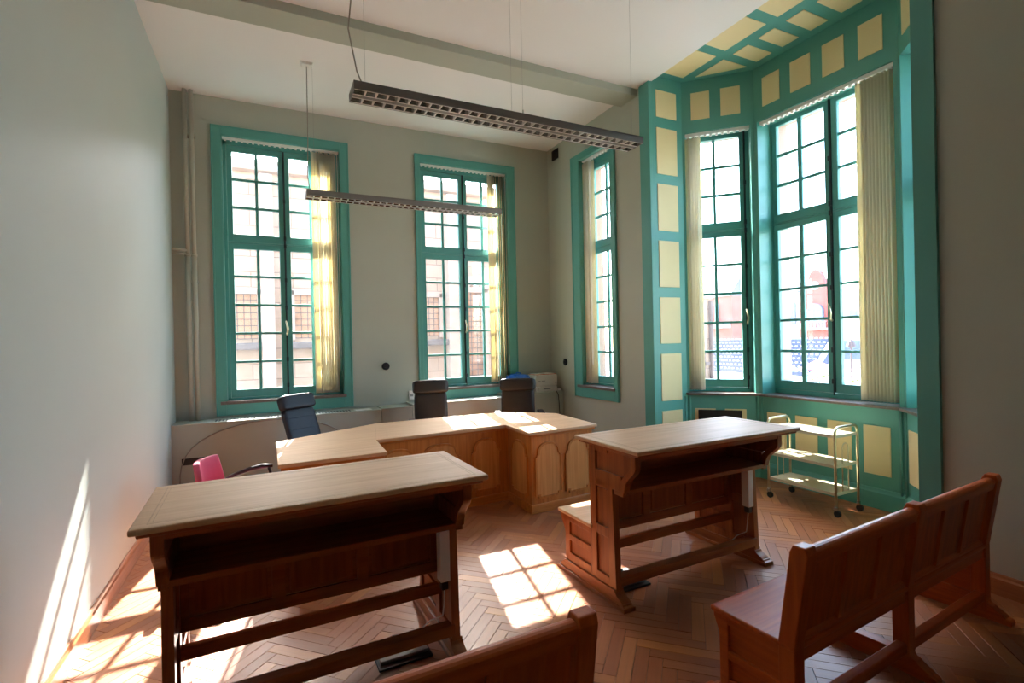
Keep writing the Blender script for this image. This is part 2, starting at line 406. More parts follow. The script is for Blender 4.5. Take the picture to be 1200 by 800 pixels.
# pilaster casings at the mouth of the bay
struct(MB().box(XR-0.022, XR+0.02, 4.579, 4.75, 0, ZC).build('trim_2', M['teal'], None, 0.006))
mb = MB().box(XR-0.03, XR+0.02, 1.80, 1.93, 0, ZC); mb.box(XR-0.016, XR+0.02, 1.93, 1.9305, 0, ZC)
struct(mb.build('trim_3', M['teal'], None, 0.008))
# skirtings
def skirting(name, x0, y0, x1, y1, h=0.13):
    A = Vector((x0, y0)); B = Vector((x1, y1)); d = (B-A).normalized(); L = (B-A).length
    mat = Matrix.Translation((x0, y0, 0)) @ Matrix(((d.x, -d.y, 0, 0), (d.y, d.x, 0, 0), (0, 0, 1, 0), (0, 0, 0, 1)))
    mb = MB().prism([(0, 0), (-0.022, 0), (-0.022, h-0.03), (-0.014, h-0.02), (-0.012, h-0.004), (-0.006, h), (0, h)], 0, L, 'yz', mat)
    return struct(mb.build(name, M['base']))
skirting('baseboard_left', XL, YF, XL, 6.6)
skirting('baseboard_right', XR, 1.79, XR, YF)
skirting('baseboard_back', 4.074, 6.62, 4.074, 4.76)

# bay panelling: cream panels, dado moulding, corner beads
def wall_frame(k):
    A, B = segs[k]; d = (Vector(B)-Vector(A)).normalized(); n = Vector((-d.y, d.x))
    return Matrix(((d.x, n.x, 0, A[0]), (d.y, n.y, 0, A[1]), (0, 0, 1, 0), (0, 0, 0, 1)))
bayroot = {}
for k in range(5):
    o = [q for q in bpy.data.objects if q.name == names[k]][0]; bayroot[k] = o
def wpanel(k, t0, t1, z0, z1, name='panel'):
    MB().box(t0, t1, -0.008, 0.01, z0, z1, wall_frame(k)).build(name, M['cream'], bayroot[k], 0.003)
for z0, z1 in [(4.235, 4.55), (3.566, 4.11), (2.90, 3.45), (2.236, 2.782), (1.57, 2.116), (0.895, 1.45), (0.30, 0.777)]:
    wpanel(0, 0.074, 0.385, z0, z1)
    wpanel(4, 0.10, 0.41, z0, z1)
for t0, t1 in [(0.107, 0.315), (0.437, 0.648)]:
    for k in (1, 3): wpanel(k, t0, t1, 4.235, 4.558); wpanel(k, t0-0.02, t1, 0.315, 0.785)
for t0, t1 in [(0.115, 0.328), (0.456, 0.678), (0.803, 1.018), (1.148, 1.362)]:
    wpanel(2, t0, t1, 4.235, 4.558); wpanel(2, t0-0.02, t1, 0.315, 0.772)
for k in range(5):
    L = (Vector(segs[k][1])-Vector(segs[k][0])).length
    mb = MB().prism([(0, 0), (-0.02, 0), (-0.02, 0.15), (-0.012, 0.165), (-0.006, 0.185), (0, 0.19)], 0.005, L-0.005, 'yz', wall_frame(k))
    if k in (1, 3): pass
    struct(mb.build('baseboard_bay', M['teal'], None))
for i in range(1, 5):
    mb = MB()
    p = BAY[i]
    for dx in (-0.018, 0.018):
        A, B = segs[i-1]; d = (Vector(B)-Vector(A)).normalized(); A2, B2 = segs[i]; d2 = (Vector(B2)-Vector(A2)).normalized()
        q = Vector(p)+(d2*0.03 if dx > 0 else -d*0.03)
        mb.tube([(q.x, q.y, 0.16), (q.x, q.y, ZS-0.04)], 0.013, 10)
    struct(mb.build('trim_bead', M['teal'], None, 0, True))
# continuous stone sill of the bay
mit = [mitre(k) for k in range(1, 5)]
def off_pts(o): return [(XR+0.42+0.02, 4.58+o)] + [m_(o) for m_ in mit] + [(XR+0.44, 1.98-o)]
inner = [m_(-0.045) for m_ in mit]; outer = [m_(0.19) for m_ in mit]
mb = MB()
# start and end pieces stop at the side walls
inner[0] = (4.54, 4.575); inner[3] = (4.54, 1.985)
n0 = (4.56+0.04, 4.70); n3 = (4.60, 1.86)
inn = [(4.535, 4.572), mit[0](-0.05), mit[1](-0.05), mit[2](-0.05), mit[3](-0.05), (4.49, 1.938)]
out_ = [(4.62, 4.66), mit[1](0.19), mit[2](0.19), (4.57, 1.85)]
mb.prism([inn[0], inn[1], inn[2], inn[3], inn[4], inn[5]]+out_[::-1], 0.945, 0.972, 'xy')
o = mb.build('trim_sill_bay', M['stone_sill'], None, 0.004); struct(o)

# ------------------------------------------------------------------ windows
ROWU = [(3.720, 4.045), (3.378, 3.690), (3.03, 3.347)]
ROWL = [(2.85-0.352*i-0.323, 2.85-0.352*i) for i in range(5)]
def window(n, A, d, depth, op, leaves, casing=None, rod=None, sill=None, handle=None, hd=ZH):
    """leaves: list of (t0,t1,[pane columns],hinge side)"""
    d = Vector(d).normalized(); nn = Vector((-d.y, d.x))
    T = Matrix(((d.x, nn.x, 0, A[0]), (d.y, nn.y, 0, A[1]), (0, 0, 1, 0), (0, 0, 0, 1)))
    root = struct(empty('window_%d' % n)); root.matrix_world = T
    t0, t1 = op
    if casing:
        c0, c1, zb, zt = casing
        mb = MB().box(c0, t0, -0.028, 0.006, zb, zt).box(t1, c1, -0.028, 0.006, zb, zt).box(t0, t1, -0.028, 0.006, hd, zt).box(t0, t1, -0.028, 0.006, zb, ZS-0.012)
        mb.box(c0-0.008, c0+0.012, -0.036, 0.0, zb, zt).box(c1-0.012, c1+0.008, -0.036, 0.0, zb, zt).box(c0-0.008, c1+0.008, -0.036, 0.0, zt-0.012, zt+0.008)
        mb.build('casing', M['teal'], root, 0.004)
        # lining of the reveal
        MB().box(t0, t0+0.008, -0.02, depth-0.03, ZS, hd).box(t1-0.008, t1, -0.02, depth-0.03, ZS, hd).box(t0, t1, -0.02, depth-0.03, hd-0.008, hd).build('reveal_lining', M['teal'], root)
    if sill:
        MB().box(sill[0], sill[1], -0.05, depth-0.02, ZS-0.014, ZS+0.022).build('sill', M['stone_sill'], root, 0.004)
    y0, y1 = depth-0.035, depth+0.035
    l0, l1 = leaves[0][0], leaves[-1][1]
    MB().box(t0, l0, y0, y1+0.02, ZS, hd).box(l1, t1, y0, y1+0.02, ZS, hd).box(t0, t1, y0, y1+0.02, 4.115, hd).box(t0, t1, y0, y1+0.02, ZS, ZS+0.05).box(t0, t1, y0+0.01, y1+0.02, 2.918, 2.934).build('frame', M['teal_dark'], root, 0.004)
    for (a, b, cols, side) in leaves:
        cols = [(p_+0.005, q_-0.005) for p_, q_ in cols]
        for zlo, zhi, rows in ((2.937, 4.112, ROWU), (ZS+0.053, 2.915, ROWL)):
            mb = MB()
            ys, ye = depth-0.022, depth+0.022
            c0, c1 = cols[0][0], cols[-1][1]
            zb, zt = rows[-1][0], rows[0][1]
            mb.box(a+0.002, c0, ys, ye, zlo, zhi).box(c1, b-0.002, ys, ye, zlo, zhi).box(c0, c1, ys, ye, zlo, zb).box(c0, c1, ys, ye, zt, zhi)
            for i in range(len(cols)-1): mb.box(cols[i][1], cols[i+1][0], depth-0.014, depth+0.014, zb, zt)
            for i in range(len(rows)-1): mb.box(c0, c1, depth-0.0135, depth+0.0135, rows[i+1][1], rows[i][0])
            # a slim bead round the glass opening
            mb.box(c0-0.012, c0-0.002, ys-0.006, ys, zb-0.012, zt+0.012).box(c1+0.002, c1+0.012, ys-0.006, ys, zb-0.012, zt+0.012)
            mb.box(c0-0.012, c1+0.012, ys-0.006, ys, zb-0.012, zb-0.002)
            mb.box(c0-0.012, c1+0.012, ys-0.006, ys, zt+0.002, zt+0.012)
            sash = mb.build('sash', M['teal_dark'], root, 0.002)
            for (p, q) in cols:
                for (r0, r1) in rows:
                    MB().box(p-0.004, q+0.004, depth-0.0015, depth+0.0015, r0-0.004, r1+0.004).build('pane', M['glass'], sash)
            hx = a-0.006 if side == 'l' else b+0.006
            for hz in ((zlo+0.12, zhi-0.14, (zlo+zhi)/2) if zlo < 2 else (zlo+0.1, zhi-0.12)):
                MB().tube([(hx, ys-0.008, hz-0.045), (hx, ys-0.008, hz+0.045)], 0.011, 8).build('hinge', M['teal_dark'], sash)
    if rod:
        mb = MB().box(rod-0.010, rod+0.010, depth-0.036, depth-0.021, ZS+0.06, 4.11)
        mb.tube([(rod, depth-0.044, ZS+0.03), (rod, depth-0.044, 4.10)], 0.006, 8)
        for z in (1.12, 1.45, 2.1, 2.45, 2.88, 2.98, 3.45): mb.box(rod-0.014, rod+0.014, depth-0.054, depth-0.03, z, z+0.05)
        r_ = mb.build('bolt_rod', M['rod'], root)
        mb = MB().tube([(rod, depth-0.05, 1.78), (rod, depth-0.085, 1.80), (rod+0.01, depth-0.095, 1.86), (rod-0.012, depth-0.085, 1.96)], [0.012, 0.012, 0.014, 0.008], 8)
        mb.build('handle', M['brass'], r_, 0, True)
    return root
def leafpair(o): return [(-0.40+o, 0.236+o, [(-0.345+o, -0.085+o), (-0.063+o, 0.177+o)], 'l'), (0.24+o, 0.870+o, [(0.297+o, 0.541+o), (0.564+o, 0.808+o)], 'r')]
window(1, (0, YB), (1, 0), 0.12, W1, leafpair(0), (-0.545, 1.012, 0.82, 4.29), 0.238, (-0.507, 0.933))
window(2, (0, YB), (1, 0), 0.12, W2, leafpair(2.42), (1.92, 3.46, 0.82, 4.29), 2.658, (1.93, 3.42))
window(3, (XR, YB), (0, -1), 0.19, NW, [(NW[0]+0.03, NW[1]-0.02, [(1.00, 1.27), (1.295, 1.545)], 'l')], (0.719, 1.722, 0.82, 4.27), None, (0.80, 1.66))
window(4, BAY[1], (1, -1), 0.24, BW[1], [(0.035, 0.71, [(0.085, 0.35), (0.374, 0.648)], 'l')], None, 0.70, None, None, BH+0.03)
window(5, BAY[2], (0, -1), 0.25, BW[2], [(0.05, 0.722, [(0.105, 0.362), (0.40, 0.668)], 'l'), (0.730, 1.43, [(0.795, 1.07), (1.10, 1.372)], 'r')], None, 0.727, None, None, BH+0.03)
window(6, BAY[3], (-1, -1), 0.24, BW[3], [(0.082, 0.757, [(0.144, 0.418), (0.442, 0.707)], 'r')], None, 0.093, None, None, BH+0.03)

# vertical blinds drawn aside
def blind(label, A, d, t0, t1, s0, s1, n, yo, group=None, zt=4.165, zb=1.06, chain=True, wdt=0.115):
    d = Vector(d).normalized(); nn = Vector((-d.y, d.x))
    root = thing('vertical_blind', label, 'blind', (A[0]+d.x*(s0+s1)/2, A[1]+d.y*(s0+s1)/2, ZS))
    T = Matrix(((d.x, nn.x, 0, A[0]), (d.y, nn.y, 0, A[1]), (0, 0, 1, 0), (0, 0, 0, 1)))
    T = Matrix.Translation(-root.location) @ T
    rail = MB().box(t0, t1, yo-0.022, yo+0.022, zt-0.005, zt+0.03, T)
    m_ = int((t1-t0)/0.06)
    for i in range(m_):
        x = t0+(t1-t0)*(i+0.5)/m_
        rail.box(x-0.012, x+0.012, yo-0.012, yo+0.012, zt-0.022, zt-0.005, T)
    rail.build('head_rail', M['white'], root)
    for i in range(n):
        x = s0+(s1-s0)*(i+0.5)/n
        ang = 1.12+0.05*math.sin(i*2.3) if n > 3 else 0.9
        if i == 0: ang = 0.3
        hw = wdt/2
        mb = MB()
        vs = []
        pr = [(-1, 0), (-0.5, 0.006), (0, 0.008), (0.5, 0.006), (1, 0)]
        for z in (zb, zt-0.02):
            for a, b in pr:
                vs.append((x+a*hw*math.cos(ang)-b*math.sin(ang), yo+a*hw*math.sin(ang)*0.8+b*math.cos(ang), z))
        mb.add(vs, [(k, k+1, k+6, k+5) for k in range(4)], T)
        sl = mb.build('slat', M['blind'], root, 0, True)
        so = sl.modifiers.new('solid', 'SOLIDIFY'); so.thickness = 0.0012
    mb = MB().tube([T @ Vector(p) for p in [(s0+(s1-s0)*k/12, yo-0.03+0.012*(k % 2), zb+0.02) for k in range(13)]], 0.0022, 5)
    mb.build('bottom_chain', M['white'], root)
    if chain:
        x = s1+0.02
        MB().tube([T @ Vector(p) for p in [(x, yo-0.04, zt), (x, yo-0.045, 1.5), (x-0.012, yo-0.05, 1.28), (x-0.024, yo-0.045, 1.5), (x-0.024, yo-0.04, zt)]], 0.003, 5).build('pull_cord', M['white'], root)
    return root
blind('pale vertical blind gathered at the right of the back-left window', (0, YB), (1, 0), W1[0]+0.012, W1[1]-0.012, 0.60, 0.86, 8, 0.035, zb=1.02)
blind('pale vertical blind gathered at the right of the back-right window', (0, YB), (1, 0), W2[0]+0.012, W2[1]-0.012, 3.07, 3.32, 8, 0.035, zb=1.02)
blind('vertical blind gathered at the left of the narrow side window', (XR, YB), (0, -1), NW[0]+0.02, NW[1]-0.02, NW[0]+0.03, NW[0]+0.22, 3, 0.055, zb=1.02, wdt=0.12)
blind('vertical blind gathered at the left of the angled bay window', BAY[1], (1, -1), 0.035, 0.745, 0.03, 0.20, 6, 0.05, zt=4.06, zb=1.0, chain=False, wdt=0.10)
blind('wide vertical blind gathered at the right of the middle bay window', BAY[2], (0, -1), 0.05, 1.43, 1.13, 1.43, 10, 0.05, zt=4.06, zb=1.0, chain=False)

# ------------------------------------------------------------------ heating along the back wall
rc = thing('radiator_cover', 'long low sage radiator casing with grille under the back windows', 'radiator cover', (XL, 6.62, 0))
def rbox(name, x0, x1, z0, z1, y0=6.62, y1=YB, mat='cover', bev=0.003): return MB().box(x0-XL, x1-XL, y0-6.62, y1-6.62, z0, z1).build(name, M[mat], rc, bev)
for x0, x1, z in ((XL, 1.318, 0.797), (1.322, 1.72, 0.805), (1.724, 3.10, 0.83)):
    rbox('front_panel', x0+0.001, x1, 0, z-0.02, 6.62, 6.645)
    rbox('cover_top', x0+0.001, x1, z-0.02, z, 6.612, YB-0.001)
rbox('low_vent', -0.87, -0.60, 0.345, 0.42, 6.615, 6.622, 'black')
for (g0, g1, z) in ((-0.55, 0.95, 0.797),):
    mb = MB(); x = g0
    while x < g1:
        mb.box(x-XL, x+0.018-XL, 6.66-6.62, 6.80-6.62, z, z+0.0025); x += 0.036
    gr = mb.build('grille', M['black'], rc)
cab = thing('corner_cabinet', 'low grey-green cabinet in the back corner carrying the printer', 'cabinet', (3.10, 6.62, 0))
MB().box(0.003, 0.965, 0, 0.345, 0, 0.845).build('body', M['cover'], cab, 0.003)
MB().box(0.0, 0.97, -0.01, 0.345, 0.845, 0.865).build('cabinet_top', M['cover'], cab, 0.003)
MB().box(0.01, 0.955, -0.006, 0.0, 0.05, 0.83).build('door', M['cover'], cab, 0.002)
for i, x in enumerate((-0.80, -0.735)):
    p = thing('heating_pipe', ['left one of two painted heating pipes rising beside the left wall', 'right one of two painted heating pipes, nearer the window'][i], 'pipe', (x, 6.89, 0.799))
    mb = MB().tube([(0, 0, 0), (0, 0, 1.9)], 0.026, 12); mb.tube([(0, 0, 1.9), (0, 0, 1.93)], 0.031, 12); mb.tube([(0, 0, 1.93), (0, 0, ZC-0.797)], 0.023, 12)
    mb.build('riser', M['pipe'], p, 0, True)
    for z in (1.6, 3.3): MB().box(-0.03, 0.03, 0.0, 0.08, z, z+0.03).build('pipe_clip', M['pipe'], p)
    if i == 0:
        MB().tube([(0, -0.005, 1.97), (-0.08, -0.005, 1.975), (-0.15, -0.005, 1.97)], 0.018, 10).tube([(0, -0.005, 1.935), (-0.15, -0.005, 1.93)], 0.012, 8).build('branch', M['pipe'], p, 0, True)

# small wall fittings
def rnd(name, label, cat, loc, r, th, nrm, mat):
    t = thing(name, label, cat, loc)
    q = Vector(nrm).to_track_quat('Z', 'Y').to_matrix().to_4x4()
    MB().lathe([(r*1.0, 0), (r, th*0.6), (r*0.85, th)], 24, q).build('plate', M[mat], t)
    MB().lathe([(r*0.45, th), (r*0.4, th*1.7)], 16, q).build('knob', M[mat], t)
rnd('round_wall_fitting', 'round black wall fitting between the two back windows', 'wall fitting', (1.456, YB-0.0005, 1.333), 0.052, 0.02, (0, -1, 0), 'black')
rnd('round_wall_fitting', 'round black fitting on the side wall, left of the narrow window', 'wall fitting', (XR-0.0005, 6.55, 1.30), 0.052, 0.02, (-1, 0, 0), 'black')
t = thing('wall_vent', 'small black square vent high beside the back right corner', 'vent', (XR-0.0005, 6.72, 4.50))
MB().box(-0.012, 0, -0.09, 0.09, -0.075, 0.075).build('frame', M['black'], t)
mb = MB()
for i in range(6): mb.box(-0.018, -0.01, -0.075, 0.075, -0.062+i*0.022, -0.05+i*0.022)
mb.build('louvre', M['black'], t)
t = thing('wall_socket', 'small white socket on the back wall behind the middle office chair', 'socket', (1.80, YB-0.0005, 0.92))
MB().box(-0.035, 0.035, -0.03, 0, -0.06, 0.06).build('box', M['white'], t, 0.004); MB().box(-0.02, 0.02, -0.034, -0.028, -0.02, 0.02).build('insert', M['grey'], t)
t = tag(MB().tube([(-0.80+(0.92)*(1-math.cos(PI*k/30))-.09, 6.604, 0.06+0.715*math.sin(PI*min(k/30*1.0, 1))**.6 if 0 < k < 30 else 0.06) for k in range(0, 27)], 0.006, 6).build('cable', M['cable_grey'], None, 0, True), 'grey cable looping across the front of the radiator casing', 'cable')
tag(MB().tube([(3.93, 6.60, 0.87), (3.96, 6.59, 0.80), (3.975, 6.59, 0.55), (3.98, 6.59, 0.02)], 0.006, 6).build('cable', M['black'], None, 0, True), 'black cable hanging down the front of the corner cabinet', 'cable')

# ------------------------------------------------------------------ printer, bag, papers
pr = thing('printer', 'white box-shaped printer on the corner cabinet', 'printer', (3.80, 6.80, 0.866))
MB().box(-0.185, 0.185, -0.14, 0.14, 0, 0.075).build('paper_drawer', M['grey_white'], pr, 0.006)
MB().box(-0.185, 0.185, -0.145, 0.145, 0.079, 0.25).build('body', M['grey_white'], pr, 0.012)
MB().box(-0.06, 0.06, -0.146, -0.138, 0.03, 0.045).build('drawer_grip', M['grey'], pr)
MB().box(-0.15, -0.11, -0.149, -0.14, 0.155, 0.162).box(-0.09, -0.03, -0.149, -0.14, 0.155, 0.164).build('printed_mark', M['grey'], pr)
MB().box(0.145, 0.16, -0.149, -0.14, 0.115, 0.13).build('button', M['grey'], pr); MB().box(-0.16, -0.15, -0.149, -0.138, 0.02, 0.06).build('drawer_latch', M['grey'], pr)
for nm, lab, dx, dz, s in (('paper_stack', 'orange folder lying on the left of the printer top', -0.10, 0.0, 0.07), ('paper_stack', 'orange folder lying on the right of the printer top', 0.08, 0.0, 0.10)):
    q = thing(nm, lab, 'folder', (3.80+dx, 6.80, 1.1165), 0.1)
    MB().box(-s, s, -0.1, 0.1, 0, 0.008).build('cover', M['orange'], q); MB().box(-s+0.005, s-0.02, -0.095, 0.09, 0.008, 0.016).build('sheets', M['paper'], q)
bag = thing('plastic_bag', 'crumpled blue plastic bag beside the printer', 'bag', (3.385, 6.80, 0.866))
bm_ = bmesh.new(); bmesh.ops.create_icosphere(bm_, subdivisions=3, radius=1)
for v in bm_.verts:
    n_ = 1+0.12*math.sin(v.co.x*9+v.co.z*7)*math.sin(v.co.y*11)+random.uniform(-.05, .05)
    sq = lambda t: math.copysign(abs(t)**0.55, t)
    v.co = Vector((sq(v.co.x)*0.185*n_, sq(v.co.y)*0.12*n_, 0.135+max(-0.135, sq(v.co.z)*0.135*n_)))
me = bpy.data.meshes.new('bag_body'); bm_.to_mesh(me); bm_.free(); link_mesh('bag_body', me, M['blue'], bag)
MB().tube([(-0.05, 0, 0.24), (-0.02, 0, 0.295), (0.04, 0.01, 0.288), (0.07, 0, 0.24)], 0.012, 6).build('knot', M['blue'], bag, 0, True)
tag(MB().box(-0.10, 0.10, -0.07, 0.07, 0, 0.004, Matrix.Translation((1.10, 6.72, 0.7975)) @ Matrix.Rotation(0.15, 4, 'Z')).build('paper_sheet', M['paper']), 'white paper lying on the radiator casing right of the first window', 'paper')
tag(MB().box(-0.03, 0.03, -0.05, 0.05, 0, 0.025, Matrix.Translation((4.03, 6.72, 0.8655))).build('adapter', M['white'], None, 0.006), 'small white adapter on the cabinet right of the printer', 'adapter')

# ------------------------------------------------------------------ U-shaped judges' desk
jd = thing('court_desk', 'large U-shaped oak judges desk with arched panels', 'desk', (1.53, 4.8, 0))
OX, OY = 1.53, 4.8
out = [(.055, 4.05), (.85, 4.08), (.868, 4.63), (2.19, 4.71), (2.188, 4.19), (3.0, 4.25), (3.05, 5.13), (2.57, 5.59), (1.044, 5.59), (.054, 5.03)]
P = [(x-OX, y-OY) for x, y in out]
def inset(poly, dd):
    n = len(poly); r = []
    for i in range(n):
        a, b, c = Vector(poly[i-1]), Vector(poly[i]), Vector(poly[(i+1) % n])
        d1 = (b-a).normalized(); d2 = (c-b).normalized()
        n1 = Vector((-d1.y, d1.x))*dd; n2 = Vector((-d2.y, d2.x))*dd
        r.append(line_x(a+n1, d1, b+n2, d2))
    return r
def split_poly(mbx, poly, z0, z1):
    # the U as three convex-ish prisms keeps the n-gons clean
    mbx.prism(poly, z0, z1, 'xy')
mb = MB(); split_poly(mb, P, 0.752, 0.782); mb.build('desk_top', M['top'], jd, 0.006)
mb = MB(); split_poly(mb, inset(P, 0.018), 0.728, 0.752); mb.build('top_moulding', M['court']['x'], jd, 0.006)
body = inset(P, 0.04)
mb = MB(); split_poly(mb, body, 0.05, 0.728); mb.build('carcass', M['court']['z'], jd, 0.003)
mb = MB(); split_poly(mb, inset(P, 0.022), 0.0, 0.085); mb.build('plinth', M['court']['x'], jd, 0.008)
# seams of the top between wings and centre
for (a, b) in ((2, 8), ):
    p, q = Vector(P[a]), Vector(P[b]); d = (q-p).normalized(); n_ = Vector((-d.y, d.x))*0.0015
    MB().prism([tuple(p+n_), tuple(q+n_), tuple(q-n_), tuple(p-n_)], 0.7815, 0.7826).build('top_seam', M['topline'], jd)
def arch_pts(w_, h_, k=0.0):
    """shouldered arch outline, k shrinks it"""
    w2 = w_/2-k; top = h_-k; pts = []
    s = 0.038
    pts += [(-w2+s, k), (w2-s, k), (w2-s, k+s*0.6), (w2, k+s*0.6)]
    sh = h_*0.74
    pts += [(w2, sh)]
    pts += [(w2-s*0.35, sh), (w2-s*0.35, sh+s*0.4), (w2-s*0.75, sh+s*0.6)]
    r = w2-s*0.8
    sg = lambda v, e: math.copysign(abs(v)**e, v)
    for i in range(0, 15):
        a = PI*i/14
        pts.append((r*sg(math.cos(a), .85), sh+s*0.9+(top-sh-s*0.9)*sg(math.sin(a), .8)))
    pts += [(-w2+s*0.75, sh+s*0.6), (-w2+s*0.35, sh+s*0.4), (-w2+s*0.35, sh), (-w2, sh), (-w2, k+s*0.6), (-w2+s, k+s*0.6)]
    return pts
def ring(mbx, o_, i_, y0, y1, mat):
    n = len(o_); vs = [(a, y0, b) for a, b in o_]+[(a, y1, b) for a, b in o_]+[(a, y0, b) for a, b in i_]+[(a, y1, b) for a, b in i_]
    fs = []
    for k in range(n):
        j = (k+1) % n
        fs += [(k, j, n+j, n+k), (2*n+k, 3*n+k, 3*n+j, 2*n+j), (k, 2*n+k, 2*n+j, j), (n+k, n+j, 3*n+j, 3*n+k)]
    mbx.add(vs, fs, mat)
def face_panels(i0, i1, specs, z0, z1):
    a, b = Vector(body[i0]), Vector(body[i1]); d = (b-a).normalized(); L = (b-a).length; nn = Vector((-d.y, d.x))
    for (c, w_) in specs:
        T = Matrix(((d.x, nn.x, 0, a.x+d.x*c*L), (d.y, nn.y, 0, a.y+d.y*c*L), (0, 0, 1, z0), (0, 0, 0, 1)))
        w_ *= L; h_ = z1-z0
        mb = MB(); ring(mb, arch_pts(w_, h_), arch_pts(w_, h_, 0.02), -0.016, 0.004, T)
        fr = mb.build('panel_moulding', M['court']['z'], jd, 0.003)
        mb = MB(); mb.prism(arch_pts(w_, h_, 0.02), -0.006, 0.004, 'xz', T); mb.build('arched_panel', M['court_panel'], jd)
face_panels(4, 5, [(0.265, 0.43), (0.745, 0.43)], 0.135, 0.665)
face_panels(3, 4, [(0.52, 0.72)], 0.135, 0.665)
face_panels(2, 3, [(0.17, 0.25), (0.47, 0.29), (0.82, 0.24)], 0.135, 0.665)
face_panels(0, 1, [(0.265, 0.43), (0.745, 0.43)], 0.135, 0.665)
face_panels(1, 2, [(0.5, 0.72)], 0.135, 0.665)

# ------------------------------------------------------------------ advocates' desks with a seat on the far side
def ogee(p0, p1, n=8, amp=0.5):
    r = []
    for i in range(n+1):
        t_ = i/n; s_ = t_*t_*(3-2*t_)
        r.append((p0[0]+(p1[0]-p0[0])*s_, p0[1]+(p1[1]-p0[1])*t_))
    return r
def advocate_desk(label, loc, rz, hw, tw):
    D = M['desk']; root = thing('advocate_desk', label, 'desk', loc, rz, None)
    MB().box(-tw, tw, -0.20, 0.43, 0.985, 1.01).build('desk_top', M['top'], root, 0.007)
    mb = MB()
    for (x0, x1, y0, y1) in ((-tw+.05, tw-.05, -.155, -.15), (-tw+.05, tw-.05, .38, .385), (-tw+.05, -tw+.055, -.155, .385), (tw-.055, tw-.05, -.155, .385),
                             (-tw+.065, tw-.065, -.14, -.137), (-tw+.065, tw-.065, .367, .37), (-tw+.065, -tw+.068, -.14, .37), (tw-.068, tw-.065, -.14, .37)):
        mb.box(x0, x1, y0, y1, 1.0095, 1.0104)
    mb.build('border_inlay', M['topline'], root)
    MB().box(-tw+.02, tw-.02, -0.18, 0.41, 0.968, 0.985).build('top_moulding', D['x'], root, 0.006)
    MB().box(-hw+.02, hw-.02, -0.095, -0.07, 0.925, 0.968).build('front_apron', D['x'], root, 0.003)
    MB().box(-hw+.02, hw-.02, 0.01, 0.33, 0.70, 0.728).build('shelf', D['x'], root, 0.004)
    # back panel with fielded panels
    bp = MB().box(-hw+.02, hw-.02, 0.335, 0.353, 0.36, 0.968).build('back_panel', D['x'], root, 0.002)
    n = 3; wp = (2*hw-.1)/n
    mb = MB()
    for i in range(n+1):
        x = -hw+.05+i*wp; mb.box(x-.03, x+.03, 0.322, 0.336, 0.36, 0.70)
    mb.box(-hw+.02, hw-.02, 0.322, 0.336, 0.36, 0.42).box(-hw+.02, hw-.02, 0.322, 0.336, 0.64, 0.70)
    mb.build('panel_frame', D['x'], bp, 0.003)
    for i in range(n):
        x = -hw+.05+(i+.5)*wp
        MB().box(x-wp/2+.05, x+wp/2-.05, 0.328, 0.336, 0.44, 0.62).build('fielded_panel', M['desk_in'], bp, 0.004)
    MB().box(-hw+.03, hw-.03, 0.295, 0.335, 0.245, 0.305).build('foot_rail', D['x'], root, 0.005)
    MB().box(-hw+.03, hw-.03, 0.085, 0.155, 0.115, 0.172).build('foot_rail', D['x'], root, 0.005)
    MB().box(-hw-.012, hw+.012, 0.335, 0.745, 0.405, 0.43).build('seat', M['top'], root, 0.006)
    MB().box(-hw+.03, hw-.03, 0.60, 0.62, 0.33, 0.405).build('seat_rail', D['x'], root, 0.003)
    for s in (-1, 1):
        xo = s*hw; xi = s*(hw-0.045)
        x0, x1 = min(xo, xi), max(xo, xi)
        xm = (x0+x1)/2
        mb = MB()
        mb.prism([(.095, .08), (.165, .08), (.165, .72), (.12, .72)], x0, x1, 'yz')         # front post
        mb.box(x0, x1, .29, .355, .08, .968)                                                   # rear post
        mb.box(x0, x1, .165, .29, .08, .15).box(x0, x1, .165, .29, .395, .455).box(x0, x1, .165, .29, .925, .968)
        mb.box(x0, x1, .165, .29, .70, .75)
        mb.box(x0, x1, .355, .655, .08, .145).box(x0, x1, .355, .655, .235, .275).box(x0, x1, .355, .655, .365, .405)
        mb.prism([(.61, .08), (.665, .08), (.665, .27)]+ogee((.665, .27), (.73, .405), 6)[1:]+[(.61, .405)], x0, x1, 'yz')
        # bracket frame reaching forward under the top
        OG = ogee((-.007, .76), (-.10, .885), 8)
        nose = [(.006, .715), (.0, .745)]+OG+[(-.10, .968)]
        inn_ = [(.05, .77)]+[(p[0]+.042, p[1]+.012) for p in OG[1:]]+[(-.058, .968)]
        mb.prism(nose+inn_[::-1]+[(.05, .715)], x0, x1, 'yz')
        mb.box(x0, x1, .03, .29, .715, .81).box(x0, x1, -.08, .165, .945, .968)
        ep = mb.build('end_panel', D['z'], root, 0.003)
        # recessed insets
        a, b = xm-.009, xm+.009
        MB().box(a, b, .16, .295, .145, .40).build('inset_panel', M['desk_in'], ep)
        MB().box(a, b, .16, .295, .45, .69).build('inset_panel', M['desk_in'], ep)
        MB().box(a, b, .35, .615, .14, .24).build('inset_panel', M['desk_in'], ep)
        MB().box(a, b, .35, .615, .27, .37).build('inset_panel', M['desk_in'], ep)
        MB().prism([(.29, .80), (.06, .80)]+[(p[0]+.035, p[1]+.01) for p in OG[4:]]+[(-.07, .95), (.29, .95)], a, b, 'yz').build('inset_panel', M['desk_in'], ep)
        MB().box(x0+.004, x1-.004, .02, .11, .688, .715).build('bracket_block', D['y'], ep, 0.003)
        # foot with stepped ogee ends
        xa, xb = x0-.022, x1+.022
        prof = [(0, 0), (.75, 0), (.75, .028), (.735, .034), (.725, .034), (.725, .04)]+[(p[0], p[1]) for p in ogee((.715, .042), (.665, .085), 5)]+[(.10, .098)]+[(.098, .085), (.088, .083)]+ogee((.088, .08), (.03, .042), 6)+[(.02, .04), (.02, .032), (0, .028)]
